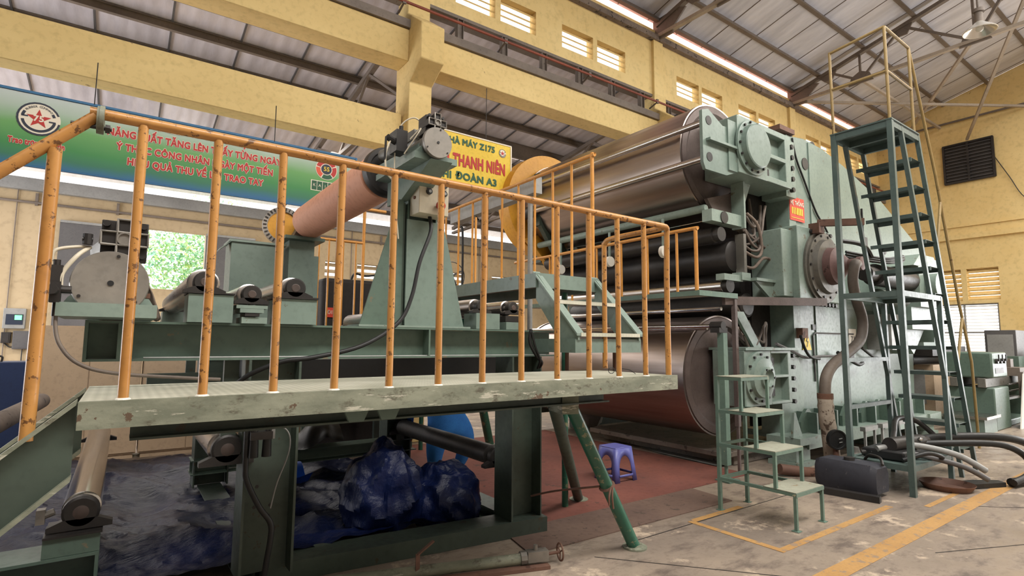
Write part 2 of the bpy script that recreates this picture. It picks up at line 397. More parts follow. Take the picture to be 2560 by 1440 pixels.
def copy_tree(o, parent=None, shift=None):
    c = o.copy(); C.objects.link(c)
    if parent is not None: c.parent = parent
    if shift is not None: c.location = o.location + Vector(shift); WORLD[c.name] = WORLD[o.name] + Vector(shift)
    for ch in children(o): copy_tree(ch, c)
    return c
def text(s, name, mat, parent, origin, xdir, zdir, size, thick=0.003, align='CENTER', bold=0.0, squeeze=1.0, label=None):
    """real lettering standing proud of a board"""
    cu = bpy.data.curves.new('lettering', 'FONT'); cu.body = s; cu.size = size; cu.extrude = thick; cu.align_x = align; cu.align_y = 'CENTER'
    cu.offset = bold; cu.resolution_u = 3; cu.space_character = 1.05
    cu.offset = 0
    to = bpy.data.objects.new('lettering', cu); C.objects.link(to)
    dg = bpy.context.evaluated_depsgraph_get(); me = bpy.data.meshes.new_from_object(to.evaluated_get(dg))
    bpy.data.objects.remove(to)
    if bold:                                  # heavier strokes: copies a hair apart, each at its own depth
        n0 = len(me.vertices); vs = [tuple(v.co) for v in me.vertices]; fs = [tuple(p.vertices) for p in me.polygons]; V = []; Fc = []
        for k in range(9):
            a = 2 * PI * k / 8; dx, dy = (bold * math.cos(a), bold * math.sin(a)) if k < 8 else (0, 0)
            V += [(x + dx, y + dy, z + k * 0.00012) for x, y, z in vs]; Fc += [tuple(i + n0 * k for i in f) for f in fs]
        me = bpy.data.meshes.new('lettering'); me.from_pydata(V, [], Fc)
    X = Vector(xdir).normalized(); Z = Vector(zdir).normalized(); Nn = X.cross(Z)
    org = WORLD[parent.name]
    for vv in me.vertices:
        p = vv.co; vv.co = Vector(origin) + X * (p.x * squeeze) + Z * p.y + Nn * p.z - org
    me.materials.clear(); me.materials.append(M[mat])
    me.name = name; o = bpy.data.objects.new(name, me); C.objects.link(o); o.parent = parent
    WORLD[o.name] = org
    if label: o['label'] = label
    return o
def bolts(mb, pts, d, r=0.012, h=0.02):
    for p in pts: mb.cyl(p, Vector(p) + Vector(d) * h, r, 6)
    return mb

# ================================================================== THE HALL
YC, YW, XE = 7.8, 17.3, 21.6          # column line, outer wall of the side aisle, end wall
struct(MB().box(-8, 24, -9, 18, -0.2, 0), 'floor', 'floor')
def wall_with_holes(name, mat, axis, a0, a1, z0, z1, t0, t1, holes):
    """wall slab along axis from a0 to a1, thickness t0..t1, with rectangular holes (a, a, z, z)"""
    mb = MB(); xs = sorted({a0, a1} | {h[0] for h in holes} | {h[1] for h in holes})
    for p, q in zip(xs, xs[1:]):
        cut = sorted([(h[2], h[3]) for h in holes if h[0] <= p and h[1] >= q]); z = z0
        for b, c in cut + [(z1, z1)]:
            if b > z + 1e-4:
                if axis == 'x': mb.box(p, q, t0, t1, z, b, True)
                else: mb.box(t0, t1, p, q, z, b, True)
            z = c
    return struct(mb, name, mat)
def louvres(name, axis, a0, a1, z0, z1, t, n, mat='wall', th=0.025, depth=0.16, frame=0.0, tilt=0.6):
    mb = MB(); h = (z1 - z0) / n
    for i in range(n):
        z = z0 + (i + 0.5) * h
        if axis == 'x': mb.bar((a0, t, z), (a1, t, z), depth, th, (0, -tilt, 1))
        else: mb.bar((t, a0, z), (t, a1, z), depth, th, (-tilt, 0, 1))
    o = mb.build(name, mat); o['kind'] = 'structure'; return o
# clerestory wall over the crane beams, louvred openings in pairs
pairs = [(-1.7, 0.1), (0.7, 2.5), (4.33, 6.09), (6.75, 8.57), (10.33, 12.17), (12.9, 14.72), (16.47, 18.2), (19.1, 20.9)]
H = []; wn = 1
for a, b in pairs:
    m_ = (a + b) / 2
    for p, q in ((a, m_ - 0.06), (m_ + 0.06, b)): H.append((p, q, 7.35, 7.83))
wall_with_holes('wall_clerestory', 'wall', 'x', -6, XE, 7.1, 8.7, YC, YC + 0.2, H)
for p, q, z0, z1 in H[4:]:
    louvres('window_%d' % wn, 'x', p, q, z0, z1, YC + 0.1, 4, 'wall', 0.03, 0.15, tilt=0.75); wn += 1
struct(MB().box(-6, XE, YC - 0.12, YC + 0.3, 8.40, 8.53), 'trim_1', 'ledge')
pil = MB()
for x in (-2.4, 3.6, 9.6, 15.6): pil.box(x - 0.16, x + 0.16, YC - 0.07, YC + 0.02, 7.1, 8.40)
struct(pil, 'trim_2', 'wall')
# outer wall of the aisle
AH = [(0.28, 1.74, 2.85, 4.46), (5.08, 5.66, 3.0, 4.02), (6.12, 6.85, 3.0, 4.02), (9.5, 10.2, 3.0, 4.02), (11.4, 12.1, 3.0, 4.02), (12.3, 13.0, 3.0, 4.02)]
wall_with_holes('wall_left', 'wall_shaded', 'x', -8, XE + 0.3, 0, 5.25, YW, YW + 0.25, AH)
for p, q, z0, z1 in AH[1:]:
    louvres('window_%d' % wn, 'x', p, q, z0, z1, YW + 0.12, 5, 'wall_shaded', 0.04, 0.2); wn += 1
struct(MB().box(-8, XE, YW - 0.15, YW + 0.25, 5.06, 5.36), 'trim_3', 'grey')
struct(MB().cyl((-8, YW - 0.06, 4.78), (XE, YW - 0.06, 4.78), 0.03, 8), 'trim_4', 'steelwork')
mb = MB()
for x in (-1.9, -0.3, 3.3, 6.9, 10.5): mb.box(x - 0.03, x + 0.03, YW - 0.06, YW, 4.72, 5.02)
struct(mb, 'trim_5', 'steelwork')
for x in (-2.25, 5.9, 10.8): struct(MB().cyl((x, YW - 0.03, 0), (x, YW - 0.03, 5.06), 0.012, 6), 'trim_6', 'steelwork')
# sliding shutters of the aisle window
w_ = thing('window_shutter', (-0.6, YW - 0.08, 1.6), 'grey sliding shutter panel left of the open window with trees', 'shutter', 'sliding shutters of the aisle window')
MB().box(-1.42, 0.28, YW - 0.12, YW, 1.75, 4.42).build('panel', 'greydark', w_)
MB().box(-1.42, 0.28, YW - 0.14, YW - 0.12, 4.36, 4.42).box(-1.42, 0.28, YW - 0.14, YW - 0.12, 2.6, 2.66).each('stiffener', 'grey', w_)
w_ = thing('window_shutter', (2.3, YW - 0.08, 2.8), 'grey sliding shutter panel right of the open window, behind the green cupboard', 'shutter', 'sliding shutters of the aisle window')
MB().box(1.74, 3.0, YW - 0.12, YW, 2.85, 4.46).build('panel', 'greydark', w_)
MB().box(1.74, 3.0, YW - 0.14, YW - 0.12, 4.40, 4.46).build('stiffener', 'grey', w_)
# strip of clear corrugated sheet between the aisle wall and its roof
def corrugated(x0, x1, y, z0, z1, pitch=0.18, amp=0.02):
    mb = MB(); n = int((x1 - x0) / pitch * 4); vs = []
    for i in range(n + 1):
        x = x0 + (x1 - x0) * i / n; d = amp * math.sin(i * PI / 2)
        vs += [(x, y + d, z0), (x, y + d, z1)]
    return mb.add(vs, [(2 * i, 2 * i + 2, 2 * i + 3, 2 * i + 1) for i in range(n)])
struct(corrugated(-8, XE, YW + 0.1, 5.36, 5.80), 'trim_7', 'translucent')
# aisle roof: shallow fall to the outer wall
def zr(y): return 5.78 + 0.146 * (17.6 - y)
def slab(mb, x0, x1, y0, y1, zf, t=0.05):
    return mb.add([(x0, y0, zf(y0)), (x1, y0, zf(y0)), (x1, y1, zf(y1)), (x0, y1, zf(y1)), (x0, y0, zf(y0) + t), (x1, y0, zf(y0) + t), (x1, y1, zf(y1) + t), (x0, y1, zf(y1) + t)],
                  [(0, 3, 2, 1), (4, 5, 6, 7), (0, 1, 5, 4), (1, 2, 6, 5), (2, 3, 7, 6), (3, 0, 4, 7)])
struct(slab(slab(MB(), -8, XE, 12.0, 18.0, zr), -8, XE, 8.0, 11.36, zr), 'ceiling_aisle', 'roof_aisle')
struct(slab(MB(), -8, XE, 11.36, 12.0, zr, 0.02), 'ceiling_rooflight', 'translucent')
mb = MB(); x = -7.0
while x < XE:
    mb.bar((x, 8.0, zr(8.0) - 0.015), (x, 17.2, zr(17.2) - 0.015), 0.03, 0.03); x += 1.05
struct(mb, 'trim_8', 'greydark')
for i, y in enumerate((9.6, 10.4, 12.3, 11.25, 15.6, 17.0)):
    struct(MB().ibeam((-8, y, zr(y) - (0.2 if i == 3 else 0.09)), (XE, y, zr(y) - (0.2 if i == 3 else 0.09)), 0.4 if i == 3 else 0.14, 0.08, 0.012, 0.01), 'trim_9', 'steelwork')
# steel truss of the aisle roof at each column
def aisle_truss(x, label):
    t = thing('roof_truss', (x, 12.4, 5.4), label, 'roof truss', 'steel trusses under the aisle roof')
    MB().bar((x, 7.9, zr(7.9) - 0.22), (x, 17.2, zr(17.2) - 0.22), 0.10, 0.10).build('top_chord', 'steelwork', t)
    MB().bar((x, 7.9, 5.55), (x, 17.2, 5.45), 0.10, 0.08).build('bottom_chord', 'steelwork', t)
    mb = MB()
    ys = [8.2, 9.9, 11.6, 13.3, 15.0, 16.6]
    for i in range(5):
        a, b = (ys[i], 5.55), (ys[i + 1], zr(ys[i + 1]) - 0.22)
        if i % 2: a, b = (ys[i], zr(ys[i]) - 0.22), (ys[i + 1], 5.5)
        mb.bar((x, a[0], a[1]), (x, b[0], b[1]), 0.05, 0.05)
    mb.build('web_strut', 'steelwork', t)
aisle_truss(3.6, 'dark steel roof truss over the aisle behind the nearest yellow column')
aisle_truss(9.6, 'dark steel aisle roof truss seen above the yellow sign')
# crane beams, tie beam, columns on the column line
def column(x, label):
    mb = MB()
    mb.prism([(YC - 0.22, 0), (YC + 0.28, 0), (YC + 0.28, 7.1), (YC - 0.10, 7.1), (YC - 0.10, 6.75), (YC - 0.62, 6.36), (YC - 0.62, 5.78), (YC - 0.22, 5.55)], x - 0.2, x + 0.2, 'x')
    o = mb.build('concrete_column', 'conc', None, None, 0.015)
    return tag(o, label, 'column', 'yellow concrete columns')
column(-2.4, 'yellow concrete column at the left, outside the green banner')
column(3.6, 'yellow concrete column with corbel rising behind the upper brake unit')
column(9.6, 'yellow concrete column behind the big calender machine')
column(15.6, 'far yellow concrete column behind the top of the calender machine')
for i, (x0, x1, lb) in enumerate(((-2.2, 3.4, 'yellow concrete crane beam at top left, left of the column'), (3.8, 9.4, 'yellow concrete crane beam running right from the nearest column'),
                  (9.8, 15.4, 'distant yellow concrete crane beam behind the calender machine'), (15.8, 21.5, 'farthest yellow concrete crane beam by the end wall'))):
    mb = MB().prism([(YC - 0.18, 5.90), (YC + 0.22, 5.90), (YC + 0.22, 6.43), (YC - 0.18, 6.43)], x0, x1, 'x')
    tag(mb.build('crane_beam', 'conc', None, None, 0.01), lb, 'beam', 'concrete crane beams')
    r = MB(); r.box(x0, x1, YC - 0.23, YC + 0.2, 6.43, 6.57)
    tag(r.build('steel_channel', 'steelwork'), ('brown steel channel on top of the top-left concrete crane beam', 'brown steel channel on the crane beam right of the nearest column', 'brown steel channel on the distant crane beam behind the press', 'brown steel channel on the farthest crane beam by the end wall')[i], 'steel channel', 'steel channels on the crane beams')
tag(MB().box(-2.2, 3.38, YC - 0.02, YC + 0.28, 4.52, 5.08).build('tie_beam', 'conc', None, None, 0.01), 'lower yellow concrete beam crossing above the green banner', 'beam')
tag(MB().box(9.8, 15.4, YC - 0.02, YC + 0.28, 4.52, 5.08).build('tie_beam', 'conc', None, None, 0.01), 'lower yellow concrete beam far behind the calender machine', 'beam')
# short steel posts between crane beam and clerestory wall, dark channel under the wall
struct(MB().box(-6, XE, YC - 0.04, YC + 0.24, 7.04, 7.1), 'trim_10', 'steelwork')
mb = MB(); x = -2.1
while x < XE:
    if abs((x - 3.6) % 6) > 0.35: mb.ibeam((x, YC, 6.57), (x, YC, 7.05), 0.12, 0.1, 0.012, 0.01, (1, 0, 0))
    x += 0.93
struct(mb, 'trim_11', 'steelwork')
pp = thing('red_pipe', (3, 7.4, 6.7), 'thin red oxide pipe on brackets running along under the clerestory wall', 'pipe')
MB().cyl((-6, 7.38, 6.70), (XE, 7.38, 6.70), 0.022, 8).build('pipe_run', 'redpipe', pp)
for x in (-2, 1, 3.2, 5.1, 7.1, 9.1, 11.2, 13.2, 15.3, 17.3): MB().bar((x, 7.38, 6.69), (x, YC - 0.2, 6.62), 0.03, 0.02).bar((x, 7.38, 6.66), (x, 7.38, 6.75), 0.06, 0.03).build('bracket', 'steelwork', pp)

# end wall and gable
wall_with_holes('wall_end', 'wall', 'y', -9, 18, 0, 8.75, XE, XE + 0.25,
                [(4.74, 5.52, 2.9, 3.9), (5.66, 6.44, 2.9, 3.9), (4.8, 6.5, 1.05, 2.8), (-4, 1.5, 0, 4.5), (-7, -5, 2.9, 3.9)])
louvres('window_%d' % wn, 'y', 4.74, 5.52, 2.9, 3.9, XE + 0.12, 7, 'wall', 0.045, 0.2); wn += 1
louvres('window_%d' % wn, 'y', 5.66, 6.44, 2.9, 3.9, XE + 0.12, 7, 'wall', 0.045, 0.2); wn += 1
struct(MB().prism([(-9, 8.75), (8.1, 8.75), (7.6, 8.98), (0, 10.99), (-7.6, 8.98)], XE, XE + 0.25, 'x'), 'wall_gable', 'wall')
sh = thing('louvre_shutter', (XE, 5.65, 1.05), 'white louvred shutter window low in the far end wall', 'window')
mb = MB()
for i in range(17): mb.bar((XE + 0.1, 4.84, 1.12 + i * 0.1), (XE + 0.1, 6.46, 1.12 + i * 0.1), 0.06, 0.012, (-0.5, 0, 1))
mb.build('slats', 'white', sh)
mb = MB()
for y in (4.82, 5.65, 6.48): mb.box(XE + 0.05, XE + 0.12, y - 0.025, y + 0.025, 1.05, 2.8)
for z in (1.07, 1.9, 2.78): mb.box(XE + 0.05, XE + 0.12, 4.8, 6.5, z - 0.025, z + 0.025)
mb.build('shutter_frame', 'grey', sh)
struct(MB().box(XE - 0.1, XE, -9, 7.8, 4.86, 5.02).box(XE - 0.05, XE, -9, 7.8, 5.26, 5.3), 'trim_12', 'wall')
struct(MB().cyl((XE - 0.08, -9, 8.72), (XE - 0.08, 7.7, 8.72), 0.035, 8), 'trim_13', 'steelwork')
dv = thing('wall_vent', (XE - 0.04, 5.2, 6.7), 'dark louvred vent high on the yellow end wall', 'vent')
MB().box(XE - 0.05, XE - 0.01, 4.62, 5.86, 6.72, 7.94).build('backing', 'dark', dv)
mb = MB()
for i in range(11): mb.bar((XE - 0.08, 4.66, 6.80 + i * 0.107), (XE - 0.08, 5.82, 6.80 + i * 0.107), 0.05, 0.015, (-0.8, 0, 1))
mb.build('slats', 'greydark', dv)
mb = MB()
for y in (4.62, 5.24, 5.86): mb.box(XE - 0.1, XE - 0.02, y - 0.03, y + 0.03, 6.70, 7.96)
for z in (6.71, 7.95): mb.box(XE - 0.1, XE - 0.02, 4.6, 5.88, z - 0.03, z + 0.03)
mb.build('vent_frame', 'dark', dv)
MB().tube([(XE - 0.05, 4.6, 7.3), (XE - 0.06, 4.3, 6.6), (XE - 0.06, 4.0, 5.9), (XE - 0.05, 3.5, 5.5)], 0.012, 6).build('cable', 'black', dv)

struct(MB().box(-8, XE, -9, -8.8, 0, 8.75), 'wall_right', 'dimwall')
struct(MB().box(-8.2, -8, -9, 18, 0, 8.75).prism([(-9, 8.75), (8.1, 8.75), (7.6, 8.98), (0, 10.99), (-7.6, 8.98)], -8.2, -8, 'x'), 'wall_back', 'greydark')
# nave roof
def zn(y): return 8.98 + 0.265 * (7.6 - abs(y))
struct(slab(MB(), -8, XE, 0, 7.86, zn), 'ceiling_nave', 'roof')
struct(MB().box(-8, XE, 7.87, 7.875, 8.66, 8.93), 'trim_17', 'eave_glow')
struct(slab(slab(MB(), -8, XE, -8.4, -3.2, zn), -8, XE, -0.8, 0, zn), 'ceiling_far_slope', 'roof')
mb = MB()
for y in (7.7, 6.96, 5.8, 4.64, 3.48, 2.32, 1.16, 0.1):
    mb.bar((-8, y, zn(y) - 0.06), (XE, y, zn(y) - 0.06), 0.05, 0.12); mb.bar((-8, y - 0.03, zn(y) - 0.115), (XE, y - 0.03, zn(y) - 0.115), 0.09, 0.012)
struct(mb, 'trim_14', 'steelwork')
mb = MB(); x = -7.6
while x < XE:
    mb.bar((x, 0, zn(0) - 0.006), (x, 7.84, zn(7.84) - 0.006), 0.018, 0.012); x += 1.0
struct(mb, 'trim_15', 'steelwork')
def nave_truss(x, label):
    t = thing('roof_truss', (x, 4, 8.5), label, 'roof truss', 'steel trusses over the main hall')
    e = 0.16
    MB().bar((x, 7.75, zn(7.75) - e), (x, 0, zn(0) - e), 0.12, 0.09).bar((x, -7.75, zn(7.75) - e), (x, 0, zn(0) - e), 0.12, 0.09).build('top_chord', 'steelwork', t)
    MB().bar((x, 7.8, 8.52), (x, -7.8, 8.52), 0.11, 0.08).build('bottom_chord', 'steelwork_pale', t)
    ns = [(7.5, 8.52), (6.7, None), (5.9, 8.52), (4.9, None), (3.5, 8.52), (2.4, None), (1.2, 8.52), (0, None)]
    P = [(y, z if z else zn(y) - e) for y, z in ns]
    for a, b in zip(P[1:], P[2:]):
        MB().bar((x, a[0], a[1]), (x, b[0], b[1]), 0.06, 0.06).build('web_strut', 'steelwork', t)
    for y in (5.9, 3.5): MB().bar((x, y, 8.52), (x, y, zn(y) - e), 0.05, 0.05).build('web_strut', 'steelwork', t)
    g = MB()
    g.prism([(7.85, 8.42), (7.85, 8.92), (7.3, 8.95), (6.95, 8.86), (7.3, 8.56), (7.3, 8.42)], x - 0.02, x + 0.02, 'x')
    for y in (5.9, 3.5, 1.2): g.prism([(y - 0.3, 8.44), (y + 0.3, 8.44), (y + 0.22, 8.66), (y, 8.78), (y - 0.22, 8.66)], x - 0.02, x + 0.02, 'x')
    for y in (6.7, 4.9, 2.4): g.prism([(y - 0.26, zn(y - 0.26) - e), (y + 0.26, zn(y + 0.26) - e), (y + 0.1, zn(y) - 0.4), (y - 0.1, zn(y) - 0.4)], x - 0.02, x + 0.02, 'x')
    g.each('gusset_plate', 'steelwork', t)
nave_truss(9.6, 'nearer brown steel roof truss springing from the clerestory wall at top')
nave_truss(15.6, 'farther brown steel roof truss above the tall green ladder tower')
for a, b, lb in (((15.6, 7.4, 8.47), (21.5, 3.8, 8.62), 'pale steel brace running low from the far truss to the end wall'),
             ((15.6, 3.5, 8.6), (21.5, 6.8, 8.7), 'brown steel brace crossing under the roof of the last bay'),
             ((15.7, 2.6, 9.2), (21.4, 5.2, 8.0), 'pale steel strut slanting down in front of the end wall'),
             ((15.6, 5.9, 8.55), (21.5, 5.9, 8.62), 'straight brown steel tie between the far truss and the end wall')):
    tag(MB().bar(a, b, 0.07, 0.07).build('roof_brace', 'steelwork_pale'), lb, 'brace', 'steel braces in the last roof bay')
lp = thing('high_bay_lamp', (12.0, 2.62, 7.0), 'silver bell-shaped high bay lamp hanging from the roof at top right', 'lamp')
MB().lathe((12.0, 2.62, 7.02), (0, 0, 1), [(0, 0.24), (0.01, 0.245), (0.06, 0.2), (0.14, 0.1), (0.18, 0.06), (0.175, 0.05), (0.13, 0.09), (0.05, 0.19), (0, 0.235)], 28, True).build('lamp_shade', 'lampwhite', lp)
MB().cyl((12.0, 2.62, 7.18), (12.0, 2.62, 7.38), 0.06, 14).cyl((12, 2.62, 7.38), (12, 2.62, 7.44), 0.09, 14).build('housing', 'steelwork', lp)
MB().cyl((12.0, 2.62, 7.44), (12.0, 2.62, zn(2.62)), 0.02, 8).build('rod', 'steelwork', lp)
MB().ball((12.0, 2.62, 7.08), 0.06).build('bulb', 'white', lp)
# outside greenery seen through the open window
tr = thing('tree', (2.6, 22.5, 0), 'leafy green tree outside the open window of the aisle', 'tree')
mb = MB(); r2 = random.Random(3)
for i in range(7000):
    p = Vector((r2.gauss(0, 1), r2.gauss(0, 0.7), r2.gauss(0, 1)))
    if p.length > 2.0: continue
    c = Vector((2.4, 22.5, 4.3)) + Vector((p.x * 1.35, p.y * 1.0, p.z * 1.3))
    a = Vector((r2.uniform(-1, 1), r2.uniform(-1, 1), r2.uniform(-1, 1))).normalized(); b = a.orthogonal().normalized(); s_ = r2.uniform(0.05, 0.12)
    mb.add([c - a * s_, c + b * s_ * 0.5, c + a * s_, c - b * s_ * 0.5], [(0, 1, 2, 3)])
mb.build('foliage', 'leaf', tr)
MB().cyl((2.6, 22.5, 0), (2.5, 22.5, 3.6), 0.14, 10, 0.08).build('trunk', 'rust', tr)
struct(MB().box(-10, 24, 18.2, 34, -0.4, -0.2), 'floor_outside', 'ground')

# floor markings
def mark(x0, x1, y0, y1, mat, lb, g=None):
    o = MB().box(x0, x1, y0, y1, 0.0, 0.003).build('floor_marking', mat); return tag(o, lb, 'floor marking', g)
mark(2.4, 21.0, 1.73, 1.87, 'yellowline', 'long wide yellow safety line along the aisle at bottom right')
g = 'thin yellow box around the step stand'
mark(3.98, 5.92, 2.18, 2.24, 'yellowline', 'thin yellow floor line in front of the step stand', g)
mark(3.98, 4.04, 2.24, 3.0, 'yellowline', 'thin yellow floor line left of the step stand', g)
mark(4.04, 4.75, 2.96, 3.02, 'yellowline', 'short faded yellow floor line behind the left foot of the step stand', g)
mark(6.2, 7.0, 1.98, 2.03, 'yellowline', 'thin worn yellow floor line beside the front foot of the ladder tower', g)
mark(2.35, 2.4, 1.9, 2.75, 'yellowline', 'narrow yellow floor line at the bottom edge beside the support leg')
mark(8.55, 8.65, 0.6, 1.73, 'whiteline', 'pale worn floor line meeting the yellow safety line at right')
for p, q in (((2.8, 2.9), (3.9, 1.6)), ((4.9, 1.55), (9.0, -0.2)), ((6.6, 1.75), (7.6, 0.9)), ((10, 3), (12, 0.5)), ((3.3, 2.95), (6.5, 2.95))):
    struct(MB().bar((p[0], p[1], 0.001), (q[0], q[1], 0.001), 0.012, 0.002), 'trim_16', 'dark')
tag(MB().box(2.75, 6.0, 3.64, 7.4, 0, 0.006).build('carpet', 'carpet'), 'worn red-brown carpet on the floor under the walkway and stool', 'carpet')
tag(MB().prism([(2.45, 3.18), (4.85, 3.14), (4.9, 3.63), (2.55, 3.66)], 0, 0.008, 'z').build('floor_mat', 'mat'), 'dull brown mat strip in front of the red carpet', 'mat')

# ================================================================== FOREGROUND WALKWAY
wk = thing('work_platform', (1.5, 2.7, 0), 'raised checker-plate platform with rusty orange railing across the foreground', 'platform')
MB().box(-0.11, 3.13, 2.44, 3.25, 1.262, 1.28).build('deck_plate', 'checker', wk, 'pale checker-plate deck')
MB().box(-0.11, 3.14, 2.42, 2.45, 1.185, 1.282).box(3.11, 3.14, 2.45, 3.25, 1.185, 1.28).box(-0.11, 3.11, 3.22, 3.25, 1.185, 1.262).build('side_beam', 'side_worn', wk, 'scratched grey-green side beam')
MB().ibeam((0.05, 2.75, 1.14), (2.75, 2.75, 1.14), 0.09, 0.12, 0.012, 0.01).box(0.1, 2.6, 2.95, 3.0, 1.12, 1.19).build('under_beam', 'frame_dark', wk)
mb = MB()
for x in (0.86, 1.02): mb.prism([(x, 1.185), (x + 0.13, 1.185), (x + 0.10, 1.12), (x + 0.03, 1.12)], 2.55, 2.57, 'y')
mb.build('bracket', 'frame', wk)
RT = 2.325
xs = [at(u, 960, y=2.46).x for u in (507, 683, 835, 972, 1095, 1205, 1303, 1393, 1473, 1548, 1615)]
xs = [at(308, 985, y=2.46).x] + xs
for i, x in enumerate(xs):
    mb = MB(); k = 0.004 * math.sin(i * 2.3)
    mb.cyl((x, 2.46, 1.28), (x + k, 2.46, RT - 0.012), 0.0175, 12); mb.build('baluster', 'yellow', wk)
    mb = MB().lathe((x, 2.46, 1.279), (0, 0, 1), [(0, 0.027), (0.006, 0.024), (0.009, 0.018)], 10)
    mb.build('weld_bead', 'white', wk)
MB().tube([(-0.105, 2.46, RT), (0.0, 2.46, RT + 0.002), (1.5, 2.46, RT), (2.9, 2.46, RT), (3.06, 2.46, RT), (3.105, 2.462, RT - 0.01), (3.118, 2.47, RT - 0.06), (3.12, 2.48, 1.9), (3.12, 2.48, 1.28)], 0.0205, 12, 5).build('handrail', 'yellow', wk)
e = at(1510, 605, x=3.12); e.y = min(e.y, 3.22)
MB().tube([(3.1, 2.47, RT - 0.002), (3.12, 2.6, RT), (3.12, e.y - 0.1, RT), (3.12, e.y - 0.01, RT - 0.03), (3.12, e.y, RT - 0.12), (3.12, e.y, 1.30)], 0.0205, 12, 5).build('return_rail', 'yellow', wk)
fl = MB().lathe((-0.118, 2.46, RT - 0.02), (1, 0, 0), [(0, 0.052), (0.014, 0.052)], 20)
fl.build('rail_flange', 'side_worn', wk)
MB().cyl((-0.2, 2.46, RT - 0.05), (-0.08, 2.46, RT - 0.05), 0.008, 8).cyl((-0.1, 2.46, RT - 0.05), (-0.085, 2.46, RT - 0.05), 0.016, 6).build('flange_bolt', 'dark', wk)
MB().bar((2.42, 2.72, 1.10), (2.5, 2.95, 1.10), 0.12, 0.14).build('leg_socket', 'side_worn', wk)
def leg(a, b, par, mat='leg_green', r=0.045, name='leg'):
    a = Vector(a); b = Vector(b); m = MB().cyl(a, b, r, 18); l = m.build(name, mat, par)
    MB().lathe(b, (0, 0, 1), [(0, r * 2.0), (0.012, r * 2.0), (0.018, r * 1.3), (0.03, r * 1.2)], 18).build('foot_plate', 'side_worn', l)
leg((2.45, 2.78, 1.12), (3.17, 2.86, 0.0), wk)
leg((2.43, 2.92, 1.12), (3.66, 4.0, 0.0), wk, 'frame_dark')
# rope tied round the legs
rp = thing('rope', (3.0, 3.0, 0.5), 'old thin rope knotted round the splayed green platform leg', 'rope')
q = Vector((2.45, 2.78, 1.12)).lerp(Vector((3.17, 2.86, 0)), 0.56)
mb = MB().lathe(q - Vector((0.55, 0.05, -0.8)).normalized() * 0.0, Vector((0.54, 0.06, -0.84)), [(-0.012, 0.047), (0.0, 0.06), (0.012, 0.047)], 16)
mb.tube([q + Vector((-0.05, 0.02, 0)), (2.7, 3.2, 0.40), (2.62, 3.4, 0.33)], 0.008, 6)
mb.tube([q + Vector((0, -0.055, 0)), q + Vector((-0.02, -0.07, -0.06)), q + Vector((0.0, -0.06, -0.14))], 0.007, 6)
mb.tube([q + Vector((-0.02, -0.055, 0)), q + Vector((-0.05, -0.07, -0.05)), q + Vector((-0.04, -0.06, -0.11))], 0.007, 6)
mb.build('rope_strand', 'rust', rp)
# stair down to the left
st = thing('platform_stair', (-0.5, 2.6, 0), 'worn green stair flight with orange handrail leaving the platform at far left', 'stair')
sl = (1.29 - 1.11) / 0.2
def sz(x, z0): return z0 + sl * (x + 0.11)
mb = MB()
for y in (2.43, 3.0):
    MB().prism([(-0.115, 1.02), (-0.115, 1.28), (-0.42, sz(-0.42, 1.28)), (-1.1, sz(-1.1, 1.28)), (-1.1, sz(-1.1, 1.02)), (-0.42, sz(-0.42, 1.02))], y + 0.022, y + 0.034, 'y').build('stringer_web', 'frame_dark', st)
    mb.prism([(-0.114, 1.272), (-0.114, 1.29), (-1.1, sz(-1.1, 1.29)), (-1.1, sz(-1.1, 1.272))], y - 0.012, y + 0.05, 'y')
    mb.prism([(-0.114, 1.015), (-0.114, 1.034), (-1.1, sz(-1.1, 1.034)), (-1.1, sz(-1.1, 1.015))], y - 0.012, y + 0.05, 'y')
mb.each('stringer_flange', 'side_worn', st)
for i in range(4):
    x = -0.3 - 0.24 * i; z = sz(x, 1.16)
    MB().box(x - 0.13, x + 0.1, 2.45, 2.99, z - 0.012, z).build('tread', 'checker', st)
x0 = -0.24
MB().cyl((x0, 2.46, sz(x0, 1.285) - 0.01), (x0 + 0.005, 2.46, 2.17), 0.021, 12).build('rail_post', 'yellow', st)
a = at(240, 292, y=2.46); b = at(-60, 462, y=2.46)
MB().tube([a, a.lerp(b, 0.5), b], 0.0215, 12, 4).build('handrail', 'yellow', st)
MB().lathe(a + Vector((0.004, 0, -0.01)), (1, 0, 0), [(0, 0.05), (0.014, 0.05)], 20).build('rail_flange', 'side_worn', st)

# ================================================================== WINDING FRAME
fr = thing('winding_frame', (1.4, 4.8, 0), 'long green steel beam frame of the winding stand behind the platform', 'machine frame')
YN, YF = 3.65, 6.1
MB().ibeam((-0.15, YN, 1.49), (1.82, YN, 1.49), 0.215, 0.2, 0.014, 0.012).ibeam((1.82, YN, 1.49), (3.0, YN, 1.49), 0.215, 0.2, 0.014, 0.012).build('near_beam', 'frame', fr)
MB().ibeam((-0.15, YF, 1.49), (2.9, YF, 1.49), 0.215, 0.2, 0.014, 0.012).build('far_beam', 'frame', fr)
MB().box(-0.16, -0.145, YN - 0.1, YN + 0.1, 1.382, 1.598).box(-0.02, 0.0, YN - 0.1, YN + 0.1, 1.39, 1.59).box(1.80, 1.815, YN - 0.1, YN + 0.1, 1.39, 1.59).each('stiffener_plate', 'frame', fr)
MB().cyl((0.1, YN - 0.08, 1.40), (2.9, YN - 0.08, 1.395), 0.006, 6).build('air_line', 'grey', fr)
for x in (0.77, 2.68):
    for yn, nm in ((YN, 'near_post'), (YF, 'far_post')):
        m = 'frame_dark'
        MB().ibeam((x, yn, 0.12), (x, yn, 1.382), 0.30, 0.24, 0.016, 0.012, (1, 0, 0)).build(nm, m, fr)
MB().bar((0.80, 3.83, 0.06), (2.86, 3.60, 0.06), 0.24, 0.12).build('near_sill', 'frame_dark', fr)
